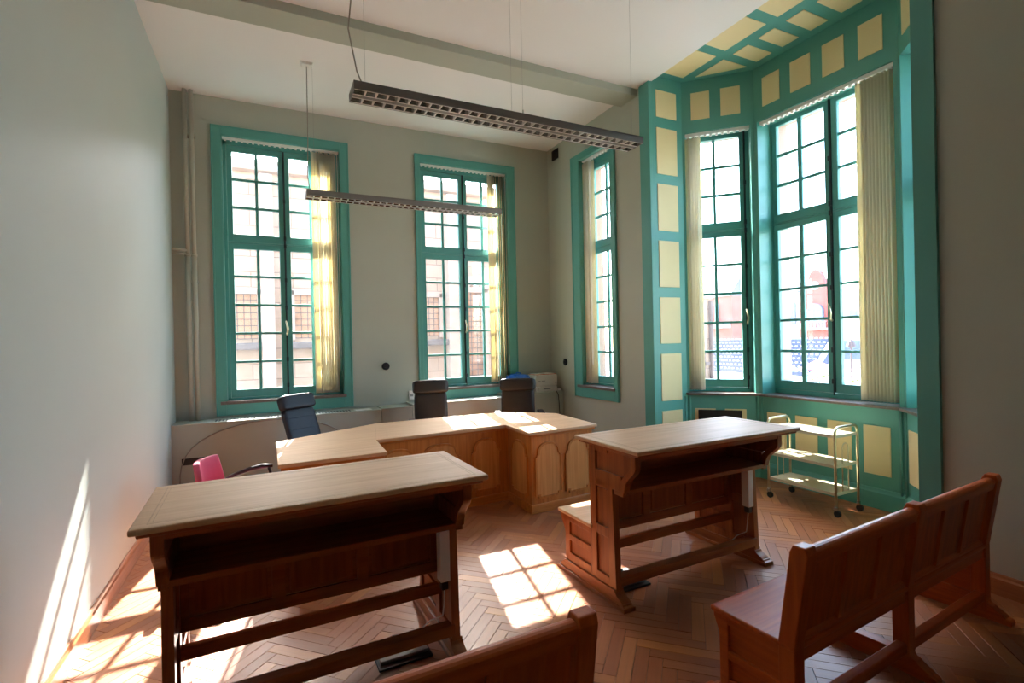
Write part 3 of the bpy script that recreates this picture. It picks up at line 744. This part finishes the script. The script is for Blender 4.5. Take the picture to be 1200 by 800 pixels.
        MB().prism(prof, x0-.012, x1+.012, 'yz').box(xa, xb, 0.0, .75, 0, .026).build('foot', D['y'], root, 0.003)
    # white electrical box and its cord inside the right end panel
    sb = MB().box(hw-.10, hw-.047, .10, .16, .40, .665).build('switch_box', M['white'], root, 0.004); sb['label'] = 'white metal electrical box'
    MB().box(hw-.09, hw-.055, .108, .15, .355, .40).build('plug', M['black'], sb, 0.004)
    MB().tube([(hw-.07, .13, .36), (hw-.072, .135, .28), (hw-.08, .14, .21), (hw-.14, .17, .185), (hw-.25, .22, .08), (hw-.33, .27, .04)], 0.004, 6).build('cord', M['white'], sb, 0, True)
    return root
advocate_desk('oak advocates desk nearest the left wall, light worn top', (0.238, 2.41, 0), math.radians(1.6), 0.65, 0.70)
advocate_desk('oak advocates desk standing before the bay, right of the sun patch', (2.56, 2.445, 0), math.radians(1.0), 0.655, 0.72)
def heater(label, x, y, rz):
    t = thing('foot_heater', label, 'heater', (x, y, 0.0008), rz)
    MB().box(-.14, .14, -.12, .12, 0, .012).build('base_plate', M['black'], t, 0.003)
    MB().box(-.125, .125, -.085, .115, .012, .03).build('heating_plate', M['grey'], t, 0.003)
    MB().box(-.10, -.05, .03, .06, .03, .0306).build('rating_label', M['paper'], t)
    MB().tube([(-.02, .05, .03), (-.03, .06, .06), (0, .03, .075), (.04, .05, .055), (.03, .07, .035), (.09, .06, .034)], .005, 6).build('cord', M['black'], t, 0, True)
heater('flat grey foot heater on the floor under the left advocates desk', 0.61, 2.70, 0.02)
heater('flat grey foot heater on the floor under the right advocates desk', 2.13, 2.76, 0.02)

# ------------------------------------------------------------------ oak benches seen from behind
def bench(label, loc, rz, half):
    B = M['bench']; root = thing('oak_bench', label, 'bench', loc, rz)
    MB().box(-half-.03, half+.03, .0, .395, .402, .425).build('seat', B['x'], root, 0.008)
    MB().box(-half, half, .33, .352, .33, .402).build('seat_rail', B['x'], root, 0.003)
    def lean(z): return 0.0 if z < .42 else -.06*(z-.42)/.41
    px = [-half+.005, 0, half-.005]
    for x in px:
        pf = [(0, .05), (.07, .05), (.07, .42), (.07+lean(.80), .80), (.06+lean(.83), .83), (.01+lean(.83), .83), (lean(.80)-.003, .80), (0, .42)]
        MB().prism(pf, x-.034, x+.034, 'yz').build('post', B['z'], root, 0.005)
        foot = [(-.105, 0), (.45, 0), (.45, .025), (.43, .03)]+ogee((.42, .034), (.36, .085), 5)+[(.0, .10)]+[(-.005, .085), (-.02, .08)]+ogee((-.025, .078), (-.08, .035), 5)+[(-.095, .032), (-.105, .025)]
        MB().prism(foot, x-.03, x+.03, 'yz').build('foot', B['y'], root, 0.004)
        if x != 0:
            x0, x1 = x-.024, x+.024
            mb = MB().box(x0, x1, .07, .31, .085, .125).box(x0, x1, .07, .31, .215, .25).box(x0, x1, .07, .31, .365, .402)
            mb.prism([(.31, .085), (.355, .085), (.355, .30)]+ogee((.355, .30), (.385, .402), 5)[1:]+[(.31, .402)], x0, x1, 'yz')
            ep = mb.build('end_panel', B['y'], root, 0.003)
            MB().box(x-.009, x+.009, .065, .315, .12, .22).build('inset_panel', B['y'], ep); MB().box(x-.009, x+.009, .065, .315, .245, .37).build('inset_panel', B['y'], ep)
    for a, b in ((px[0], px[1]), (px[1], px[2])):
        a += .03; b -= .03
        # leaning back of rails, stiles and thin panels, built upright and sheared by the lean
        def sh(mbx): mbx.v = [(x, y+lean(z), z) for x, y, z in mbx.v]; return mbx
        n = 8; cap = [(.008, .75), (.062, .75), (.062, .79)]+[(.035+.03*math.cos(PI*i/n), .79+.022*math.sin(PI*i/n)) for i in range(0, n+1)]+[(.005, .79)]
        sh(MB().prism(cap, a, b, 'yz')).build('top_rail', B['x'], root, 0)
        bot = [(.012, .345), (.055, .345), (.055, .44), (.03, .448), (.012, .432)]
        sh(MB().prism(bot, a, b, 'yz')).build('bottom_rail', B['x'], root, 0.002)
        wv = (b-a)/3
        for i in range(1, 3):
            x = a+i*wv
            sh(MB().box(x-.022, x+.022, .014, .052, .44, .755)).build('stile', B['z'], root, 0.003)
        for i in range(3):
            sh(MB().box(a+i*wv+.01, a+(i+1)*wv-.01, .028, .038, .435, .755)).build('back_panel', B['z'], root)
        MB().box(a-.005, b+.005, .008, .055, .095, .148).build('stretcher', B['x'], root, 0.006)
    return root
bench('two-bay oak bench before the right wall, seen from behind', (2.775, 1.365, 0), math.radians(3.9), 0.925)
bench('oak bench at the bottom edge, only its back top visible', (-0.035, 1.285, 0), math.radians(1.6), 0.88)
t = tag(MB().box(-.012, .012, -.14, .14, 0, .012, Matrix.Translation((2.78, 1.56, .0006))).build('cable_strip', M['black'], None, .003), 'dark cable strip on the floor under the near bay of the right bench', 'cable strip', 'cable strips under the right bench')
t = tag(MB().box(-.012, .012, -.10, .10, 0, .012, Matrix.Translation((3.67, 1.64, .0006))).build('cable_strip', M['black'], None, .003), 'dark cable strip on the floor under the far end of the right bench', 'cable strip', 'cable strips under the right bench')

# ------------------------------------------------------------------ office chairs
def office_chair(label, loc, rz, w_=0.44, top=1.16, tilt=0.14, mat='leather', arms=True):
    root = thing('office_chair', label, 'chair', loc, rz)
    L = M[mat]
    # faces local -y ; back is on +y
    for k in range(5):
        a = 2*PI*k/5+0.3
        d = Vector((math.cos(a), math.sin(a)))
        lg = MB().tube([(d.x*.03, d.y*.03, .12), (d.x*.16, d.y*.16, .105), (d.x*.29, d.y*.29, .075)], [.026, .022, .016], 8).build('base_arm', M['black'], root, 0, True)
        q = Matrix.Translation((d.x*.285, d.y*.285, .03)) @ Matrix.Rotation(a, 4, 'Z') @ Matrix.Rotation(PI/2, 4, 'X')
        MB().lathe([(.018, -.022), (.03, -.018), (.03, .018), (.018, .022)], 12, q).build('caster', M['black'], lg)
    MB().lathe([(.032, .10), (.032, .28), (.022, .28), (.022, .40), (.09, .405), (.09, .42)], 14).build('gas_column', M['black'], root)
    def cushion(name, x0, x1, y0, y1, z0, z1, tm=None, lv=2):
        bm = bmesh.new(); bmesh.ops.create_cube(bm, size=1)
        bmesh.ops.subdivide_edges(bm, edges=bm.edges[:], cuts=2, use_grid_fill=True)
        for v in bm.verts:
            v.co = Vector(((x0+x1)/2+v.co.x*(x1-x0), (y0+y1)/2+v.co.y*(y1-y0), (z0+z1)/2+v.co.z*(z1-z0)))
            if tm: v.co = tm @ v.co
        me = bpy.data.meshes.new(name); bm.to_mesh(me); bm.free()
        return subsurf(link_mesh(name, me, L, root), lv)
    cushion('seat', -w_/2-.02, w_/2+.02, -.25, .23, .42, .52)
    tm = Matrix.Translation((0, .22, .50)) @ Matrix.Rotation(-tilt, 4, 'X')
    hb = (top-.50)/math.cos(tilt)
    bk = cushion('backrest', -w_/2+.005, w_/2-.005, -.035, .04, -.02, hb-.11, tm)
    cushion('headrest', -w_/2-.012, w_/2+.012, -.075, .035, hb-.17, hb, tm)
    mb = MB()
    for i in range(4):
        z = .1+i*.13; mb.box(-w_/2+.03, w_/2-.03, -.042, -.036, z, z+.004, tm)
    mb.build('seam', L, bk)
    MB().prism([(.16, .44), (.25, .44), (.30, .62), (.275, .62), (.23, .475), (.16, .465)], -.04, .04, 'yz').build('back_bracket', M['black'], root)
    if arms:
        for s in (-1, 1):
            x = s*(w_/2+.05)
            ar = MB().tube([(s*.12, .02, .43), (x, .02, .45), (x, .02, .70)], .016, 8).build('arm_post', M['black'], root, 0, True)
            MB().box(x-.04, x+.04, -.13, .13, .70, .73).build('arm_pad', M['black'], ar, .012)
    return root
office_chair('blue-black leather office chair leaning back below the left window', (0.52, 5.85, 0), math.radians(36), 0.42, 1.085, 0.36, 'leather_blue', False)
office_chair('black leather office chair behind the middle of the judges desk', (1.80, 5.86, 0), math.radians(-6), 0.42, 1.175, 0.12)
office_chair('black leather office chair in front of the blue bag and printer', (2.93, 5.86, 0), math.radians(-22), 0.46, 1.135, 0.10)

rc_ = thing('armchair', 'red upholstered chair with black arms between left wall and judges desk', 'chair', (-0.19, 4.50, 0), math.radians(-108))
# faces local +y, back on -y
def cush2(name, fn, mat, parent):
    mb = MB().grid(fn, 8, 8)
    o = mb.build(name, mat, parent, 0, True); s_ = o.modifiers.new('solid', 'SOLIDIFY'); s_.thickness = .045; s_.offset = 0
    b_ = o.modifiers.new('bev', 'BEVEL'); b_.width = .015; b_.segments = 3; b_.limit_method = 'ANGLE'
    return o
cush2('backrest', lambda u, v: Vector(((u-.5)*.40*(1-.15*v*v), -.20-.06*v-.05*(1-(2*u-1)**2), (.46+.32*v))), M['red'], rc_)
cush2('seat', lambda u, v: Vector(((u-.5)*.46, -.22+.38*v, .455+.02*v-.015*math.sin(PI*u))), M['red'], rc_)
for s in (-1, 1):
    x = s*.255
    ar = MB().tube([(x*.85, -.235, .55), (x, -.15, .59), (x, -.04, .625), (x, .06, .645), (x, .14, .645)], [.012, .016, .018, .02, .014], 8).build('armrest', M['black'], rc_, 0, True)
    MB().tube([(x, .11, .635), (x, .14, .53), (x, .15, .40), (x, .16, .012)], .012, 8).build('front_leg', M['black'], ar, 0, True)
    MB().tube([(x*.85, -.28, .50), (x*.9, -.25, .40), (x*.95, -.27, .012)], .012, 8).build('rear_leg', M['black'], rc_, 0, True)
MB().tube([(-.24, .13, .43), (.24, .13, .43)], .011, 8).tube([(-.22, -.2, .43), (.22, -.2, .43)], .011, 8).build('seat_frame', M['black'], rc_)

# ------------------------------------------------------------------ trolley
tr = thing('tea_trolley', 'three-shelf metal tea trolley on castors in the bay', 'trolley', (4.73, 3.16, 0), math.radians(0.5))
lx, ly = .17, .335
for s in (-1, 1):
    y = s*ly; r = .06; zt = .80 if s > 0 else .80
    path = [(-lx, y, .085), (-lx, y, zt-r)]+[(-lx+r*(1-math.cos(PI/2*k/5)), y, zt-r+r*math.sin(PI/2*k/5)) for k in range(1, 6)]+[(lx-r*(1-math.sin(PI/2*k/5)), y, zt-r+r*math.cos(PI/2*k/5)) for k in range(0, 6)]+[(lx, y, .085)]
    en = MB().tube(path, .0115, 10).build('end_frame', M['brass'], tr, 0, True)
    for (z0, h) in ((.205, .44),):
        yy = s*(ly-.012); q = [(-.045, yy, z0), (-.045, yy, z0+h-.045)]+[(-.045*math.cos(PI*k/8), yy, z0+h-.045+.045*math.sin(PI*k/8)) for k in range(1, 8)]+[(.045, yy, z0+h-.045), (.045, yy, z0)]
        MB().tube(q, .005, 8).build('guard_rod', M['brass'], en, 0, True)
    for sx in (-1, 1):
        c_ = MB().box(sx*lx-.012, sx*lx+.012, y-.014, y+.014, .055, .09).build('caster', M['chrome'], tr, .003)
        qm = Matrix.Translation((sx*lx, y-.012, .0305)) @ Matrix.Rotation(PI/2, 4, 'Y')
        MB().lathe([(.02, -.013), (.03, -.01), (.03, .01), (.02, .013)], 16, qm).build('wheel', M['black'], c_)
for z in (.725, .455, .205):
    sh_ = MB().box(-lx+.008, lx-.008, -ly+.005, ly-.005, z-.004, z).build('shelf', M['shelf_metal'], tr)
    MB().box(-lx+.006, -lx+.010, -ly+.005, ly-.005, z-.022, z+.004).box(lx-.010, lx-.006, -ly+.005, ly-.005, z-.022, z+.004).box(-lx+.006, lx-.006, -ly+.003, -ly+.007, z-.022, z+.004).box(-lx+.006, lx-.006, ly-.007, ly-.003, z-.022, z+.004).build('shelf_rim', M['shelf_metal'], sh_)

# black panel standing at the cream panels under the angled window
T = wall_frame(1)
bp = thing('flat_heater', 'flat black panel against the cream panels under the angled bay window', 'heater', tuple(T @ Vector((0.36, -0.03, 0))))
T2 = Matrix.Translation(-bp.location) @ T
MB().box(0.12, 0.60, -0.045, -0.025, 0.30, 0.775, T2).build('panel_body', M['black'], bp, .012)
MB().box(0.16, 0.20, -0.05, -0.021, 0, 0.31, T2).box(0.52, 0.56, -0.05, -0.021, 0, 0.31, T2).build('stand', M['black'], bp)

# ------------------------------------------------------------------ hanging lamps
def lamp(label, x0, x1, y0, y1, z0, z1, wires, cable, canopy, hooks=()):
    root = thing('pendant_lamp', label, 'lamp', (0, 0, 0)); root.location = ((x0+x1)/2, (y0+y1)/2, ZC)
    ox, oy = root.location.x, root.location.y
    X0, X1, Y0, Y1, a, b = x0-ox, x1-ox, y0-oy, y1-oy, z0-ZC, z1-ZC
    ym = 0
    mb = MB().box(X0, X1, Y0, Y0+.006, a, b).box(X0, X1, Y1-.006, Y1, a, b).box(X0, X0+.006, Y0+.006, Y1-.006, a, b).box(X1-.006, X1, Y0+.006, Y1-.006, a, b)
    mb.box(X0, X1, Y0, Y1, b-.006, b).box(X0, X1, -.018, .018, a+.001, a+.03)
    mb.build('housing', M['lamp_body'], root, .001)
    n = 32; st = (X1-X0-.012)/n
    mb = MB(); rf = MB()
    for yy0, yy1 in ((Y0+.006, -.018), (.018, Y1-.006)):
        for i in range(1, n):
            x = X0+.006+i*st
            mb.add([(x-.005, yy0, a+.001), (x+.005, yy0, a+.001), (x, yy0, a+.034), (x-.005, yy1, a+.001), (x+.005, yy1, a+.001), (x, yy1, a+.034)], [(0, 3, 4, 1), (0, 2, 5, 3), (1, 4, 5, 2)])
        mb.box(X0+.006, X1-.006, yy0, yy0+.007, a+.001, a+.004).box(X0+.006, X1-.006, yy1-.007, yy1, a+.001, a+.004)
        for ya, yb in ((yy0, yy0+.018), (yy1, yy1-.018)):
            rf.add([(X0+.006, ya, a+.004), (X1-.006, ya, a+.004), (X1-.006, (ya*2+yb)/3, a+.02), (X0+.006, (ya*2+yb)/3, a+.02), (X1-.006, yb, a+.045), (X0+.006, yb, a+.045)], [(0, 1, 2, 3), (3, 2, 4, 5)])
    q = rf.build('side_reflector', M['mirror'], root); q['kind'] = 'stuff'
    o = mb.build('louvre', M['louvre'], root); o['kind'] = 'stuff'
    for yy0, yy1 in ((Y0+.006, -.018), (.018, Y1-.006)):
        yc = (yy0+yy1)/2
        MB().tube([(X0+.03, yc, a+.045), (X1-.03, yc, a+.045)], .013, 8).build('fluorescent_tube', M['white'], root, 0, True)
        MB().box(X0+.006, X1-.006, yy0, yy1, b-.012, b-.0065).build('reflector', M['mirror'], root)
    for (wx, wy) in wires:
        MB().tube([(wx-ox, wy-oy, b), (wx-ox, wy-oy, 0)], .0009, 5).build('suspension_wire', M['grey'], root)
        MB().tube([(wx-ox, wy-oy, b), (wx-ox, wy-oy, b+.035)], .005, 6).build('wire_grip', M['chrome'], root)
    for (hx, hy) in hooks:
        MB().box(hx-ox-.018, hx-ox+.018, hy-oy-.003, hy-oy+.003, b+.04, b+.045).box(hx-ox-.003, hx-ox+.003, hy-oy-.003, hy-oy+.003, b, b+.04).build('hook', M['grey'], root)
    MB().tube([(c_[0]-ox, c_[1]-oy, c_[2]-ZC) for c_ in cable], .0045, 6).build('power_cable', M['cable_grey'], root, 0, True)
    if canopy:
        cx, cy = canopy[0]-ox, canopy[1]-oy
        MB().prism([(-.065, 0), (.065, 0), (.045, -.03), (-.045, -.03)], cy-.045, cy+.045, 'xz', Matrix.Translation((cx, 0, 0))).build('ceiling_canopy', M['white'], root, .002)
lamp('nearer twin-louvre hanging strip lamp above the desks', .516, 2.785, 3.215, 3.42, 3.222, 3.275,
     [(.60, 3.30), (1.685, 3.39), (1.70, 3.24), (2.74, 3.30)],
     [(.58, 3.27, 3.275), (.545, 3.27, 3.36), (.50, 3.28, 3.62), (.53, 3.28, 3.9), (.565, 3.28, 4.2), (.55, 3.28, ZC)], None, [(.87, 3.40), (.96, 3.40), (1.52, 3.40)])
lamp('farther hanging strip lamp in front of the back windows', .41, 2.665, 5.70, 5.905, 3.222, 3.285,
     [(.50, 5.80)], [(.455, 5.80, 3.285), (.43, 5.79, 3.45), (.44, 5.78, 3.8), (.443, 5.765, ZC)], (.443, 5.765))

# ------------------------------------------------------------------ outside
GZ = -1.3
M['plaza'] = paint('plaza_stone', (160, 153, 146), 0.85, 0.1, 0.4)
struct(MB().box(-40, 120, -60, 120, GZ-0.2, GZ).build('ground', M['plaza']))
M['slate'] = paint('slate', (66, 74, 92), 0.6, 0.15, 2); M['pinkbrick'] = paint('pink_brick', (150, 72, 60), 0.85, 0.1, 3)
M['whitewall'] = paint('white_render', (168, 164, 162), 0.85, 0.04, 1); M['dark_glass'] = paint('far_glass', (84, 96, 116), 0.2, 0.2, 2)
M['leaded'] = paint('leaded_glass', (150, 104, 70), 0.3, 0.2, 6); M['lead'] = paint('lead_bar', (70, 52, 48), 0.6, 0.1)
M['ledge'] = paint('weathered_ledge', (84, 76, 72), 0.9, 0.3, 12)
# stone hall across the lane behind the back windows
hall = thing('stone_hall', 'pale stone hall with leaded windows across the lane behind the back windows', 'building', (1.5, 13.0, GZ))
hz = -GZ
mbw = MB().box(-7.5, 6.6, 0.25, 0.7, 0, 5.95+hz)
hw_ = mbw.build('wall', M['ashlar'], hall)
def hall_window(x0, x1, z0, z1, arch=False):
    x0 -= 1.5; x1 -= 1.5; z0 += hz; z1 += hz
    fr = MB()
    fr.box(x0-.12, x0, .10, .26, z0-.05, z1+.1).box(x1, x1+.12, .10, .26, z0-.05, z1+.1).box(x0-.12, x1+.12, .10, .26, z1, z1+.15)
    if arch:
        n = 8; xc = (x0+x1)/2; r = (x1-x0)/2
        fr.prism([(x0-.12, z1)]+[(xc-r*math.cos(PI*i/n), z1-.02+r*math.sin(PI*i/n)) for i in range(n+1)]+[(x1+.12, z1), (x1+.12, z1+r+.2), (x0-.12, z1+r+.2)], .12, .26, 'xz')
    f_ = fr.build('window', M['masonry'], hall)
    top = z1+((x1-x0)/2 if arch else 0)
    MB().box(x0, x1, .235, .249, z0, top).build('pane', M['leaded'], f_)
    mb = MB(); k = max(2, int((x1-x0)/.13))
    for i in range(k+1): x = x0+(x1-x0)*i/k; mb.box(x-.008, x+.008, .225, .237, z0, top)
    z = z0
    while z < top: mb.box(x0, x1, .225, .237, z-.008, z+.008); z += .15
    mb.build('lead_bar', M['lead'], f_)
    MB().box(x0-.25, x1+.25, -.05, .26, z0-.26, z0-.10).build('ledge', M['ledge'], f_, .03)
for a, b in ((-1.15, -.18), (.62, 1.35), (3.55, 4.22)): hall_window(a, b, 1.82, 2.85)
hall_window(5.0, 5.5, 0.7, 3.0, True)
for x in (-2.0, -.15+.2, 1.75, 2.9, 4.55): MB().box(x-1.5-.14, x-1.5+.14, -.12, .26, 0, 5.6+hz).build('buttress', M['masonry'], hall, .02)
MB().box(-7.5, 6.6, .0, .75, 5.7+hz, 5.95+hz).build('cornice', M['masonry'], hall, .03)
# brick tower beyond the narrow window
tw_ = thing('brick_tower', 'red brick gable wall with white stone bands beyond the narrow window', 'building', (6.2, 9.6, GZ))
MB().box(-.9, .86, 0, 1.2, 0, 5.6+hz).build('wall', M['brick'], tw_)
for z in (2.95, 1.72, 4.6): MB().box(-.92, .88, -.02, 1.2, z+hz-.13, z+hz+.13).build('stone_band', M['whitewall'], tw_)
# market-square houses
def house(name, label, x, y0, y1, zt, mat, rows, gable=None, roof=None):
    yc = (y0+y1)/2; W = abs(y1-y0); h = zt-GZ
    t = thing(name, label, 'building', (x, yc, GZ))
    MB().box(0, 6, -W/2, W/2, 0, h).build('wall', M[mat], t)
    for (ya, yb, za, zb) in rows:
        MB().box(-.14, .02, ya-yc-.12, yb-yc+.12, za-GZ-.12, zb-GZ+.12).build('window', M['whitewall'], t)
        MB().box(-.17, -.13, ya-yc, yb-yc, za-GZ, zb-GZ).build('pane', M['dark_glass'], t)
    if gable:
        MB().prism([(a-yc, b-GZ) for a, b in gable], -.02, .5, 'yz').build('gable', M[mat], t)
    if roof:
        MB().prism([(-.3, h), (6.3, h), (3, h+roof)], -W/2, W/2, 'xz').build('roof', M['slate'], t)
    return t
house('town_house', 'far white town house at the left of the middle bay window', 45, 36.5, 30.9, 5.6, 'whitewall', [(35.4, 34.4, 2.6, 4.6), (33.2, 32.3, 2.6, 4.6), (32.0, 31.2, 2.6, 4.6)], None, 1.2)
h = house('town_house', 'far pink house with curved Flemish gable and balcony', 45, 30.8, 27.8, 5.2, 'pinkbrick', [(30.5, 29.9, 2.9, 3.7)],
      [(30.8, 5.2), (30.8, 5.7), (30.3, 5.9), (30.0, 6.6), (29.8, 7.2), (29.3, 7.5), (28.9, 7.2), (28.6, 6.6), (28.3, 5.9), (27.8, 5.7), (27.8, 5.2)])
yc = 29.3; hh = -GZ
MB().box(-.3, .05, -.75, .6, 2.7+hh, 3.9+hh).prism([(.6*math.cos(PI*i/8)-.07, 3.9+hh+.45*math.sin(PI*i/8)) for i in range(9)], -.3, .05, 'yz').build('loggia', M['dark_glass'], h)
MB().box(-.6, 0, -1.2, 1.0, 1.95+hh, 2.15+hh).box(-.6, -.45, -1.2, 1.0, 2.65+hh, 2.75+hh).build('balcony', M['whitewall'], h)
for i in range(8): MB().box(-.58, -.48, -1.15+i*.3, -1.0+i*.3, 2.15+hh, 2.65+hh).build('baluster', M['whitewall'], h)
MB().lathe([(.38, 0), (.3, .12)], 16, Matrix.Translation((-.02, .05, 6.0+hh)) @ Matrix.Rotation(-PI/2, 4, 'Y')).build('roundel', M['whitewall'], h)
house('town_house', 'far white town house seen in the right leaf of the bay window', 45, 27.7, 20.0, 5.0, 'whitewall', [(26.3, 25.7, 2.9, 3.6), (24.9, 24.3, 2.9, 3.9), (24.0, 23.5, 2.9, 3.9), (26.8, 25.2, -.6, 1.0), (24.6, 22.8, -.6, 1.0)], None, 1.0)
h = house('town_house', 'far pink brick house with slate roof and gables beyond the angled window', 52, 52.5, 44.5, 6.6, 'pinkbrick', [(51.3, 50.6, 3.6, 5.6), (50.2, 49.5, 3.6, 5.6), (48.2, 47.5, 3.6, 5.6), (47.1, 46.4, 3.6, 5.6)], [(51.9, 6.6), (51.4, 7.6), (50.9, 7.9), (50.4, 9.2), (49.9, 7.9), (49.4, 7.6), (48.9, 6.6)], 4.2)
MB().box(-1.2, -.05, -3.8, 3.8, 2.6+hh, 3.3+hh).build('white_awning', M['whitewall'], h)
# tiered seating stand
gs = thing('grandstand', 'dark blue tiered seating stand on the sunny square', 'grandstand', (33.5, 30.6, GZ))
M['standblue'] = paint('stand_blue', (52, 60, 84), 0.7, 0.15, 2)
n = 9; sd, shh = .28, .285
mb = MB()
for i in range(n): mb.box(i*sd, n*sd, -8.2, 4.5, i*shh, (i+1)*shh)
mb.build('tier', M['standblue'], gs)
mb = MB()
for i in range(n):
    for k in range(32): mb.box(i*sd+.05, i*sd+.13, -8.1+k*.385, -8.1+k*.385+.17, (i+1)*shh, (i+1)*shh+.10)
o = mb.build('seat', M['whitewall'], gs); o['kind'] = 'stuff'
MB().prism([(-.1, 0), (.35, 0), (n*sd+.15, n*shh-.25), (n*sd+.15, n*shh+.35)], -8.35, -8.22, 'xz').build('stringer', M['whitewall'], gs)
# bush, lamps and parasols on the square
M['leaf'] = paint('leaf_green', (128, 168, 72), 0.6, 0.35, 20)
def leaves_mesh(n, rx, ry, rz_, s):
    mb = MB()
    for i in range(n):
        while True:
            p = Vector((random.uniform(-1, 1), random.uniform(-1, 1), random.uniform(-1, 1)))
            if 0.3 < p.length < 1: break
        c = Vector((p.x*rx, p.y*ry, p.z*rz_)); q = Matrix.Translation(c) @ Matrix.Rotation(random.uniform(0, 6.3), 4, 'Z') @ Matrix.Rotation(random.uniform(-1, 1), 4, 'X')
        mb.add([(0, -s, 0), (s*.5, 0, s*.15), (0, s, 0), (-s*.5, 0, s*.15)], [(0, 1, 2, 3)], q)
    return mb
for i, (x, y, z, lab) in enumerate(((9.2, 5.0, .30, 'leafy green shrub just outside the right leaf of the bay window'), (22.0, 14.0, -.5, 'low green shrub in the planter farther out on the square'))):
    t = thing('shrub', lab, 'shrub', (x, y, GZ))
    mb = leaves_mesh(1500, .75, .9, .55, .06); mb.v = [(a, b, c+z-GZ) for a, b, c in mb.v]
    o = mb.build('foliage', M['leaf'], t); o['kind'] = 'stuff'
    MB().tube([(0, 0, 0), (0.03, 0, (z-GZ)*.6), (0, .05, z-GZ)], [.05, .04, .02], 8).build('trunk', M['lead'], t)
for i, (x, y, c, lab) in enumerate(((24, 15.0, 'whitewall', 'white cafe parasol on the square, right of the others'), (27, 17.6, 'pinkbrick', 'pink cafe parasol on the square'), (25, 18.3, 'whitewall', 'white cafe parasol nearest the seating stand'))):
    t = thing('cafe_parasol', lab, 'parasol', (x, y, GZ))
    MB().tube([(0, 0, 0), (0, 0, 1.4)], .03, 8).build('pole', M['lead'], t)
    MB().lathe([(.95, 1.0), (.9, 1.05), (.03, 1.5)], 8).build('canopy', M[c], t)
for i, (x, y, lab) in enumerate(((26, 15.2, 'street lamp on the square, left of the pair'), (26, 14.2, 'street lamp on the square, right of the pair'))):
    t = thing('street_lamp', lab, 'street lamp', (x, y, GZ))
    MB().tube([(0, 0, 0), (0, 0, 2.2)], .04, 8).build('pole', M['lead'], t)
    MB().lathe([(.05, 2.2), (.22, 2.28), (.16, 2.5), (.03, 2.62)], 10).build('lantern', M['lead'], t)
# near stone corner with a drain pipe left of the angled window's view
nc = thing('stone_pier', 'pale stone pier with a drainpipe seen in the angled window', 'building', (9.2, 9.0, GZ))
MB().box(-.9, .55, 0, 1.0, 0, 3.55-GZ-1.0).build('wall', M['ashlar'], nc, .01)
MB().box(-1.0, .62, -.06, 1.06, 2.55-GZ, 2.72-GZ).build('coping', M['masonry'], nc, .02)
MB().lathe([(.12, 2.72-GZ), (.05, 2.8-GZ), (.13, 2.95-GZ), (.03, 3.15-GZ), (.005, 3.3-GZ)], 10, Matrix.Translation((.2, .3, 0))).build('finial', M['lead'], nc)
MB().tube([(.52, -.06, 0), (.52, -.06, 2.5-GZ)], .05, 8).build('drainpipe', M['lead'], nc)
MB().box(.2, .26, -.12, 0, .55-GZ, 1.25-GZ).box(.08, .40, -.12, -.06, .95-GZ, 1.02-GZ).build('iron_bracket', M['lead'], nc)
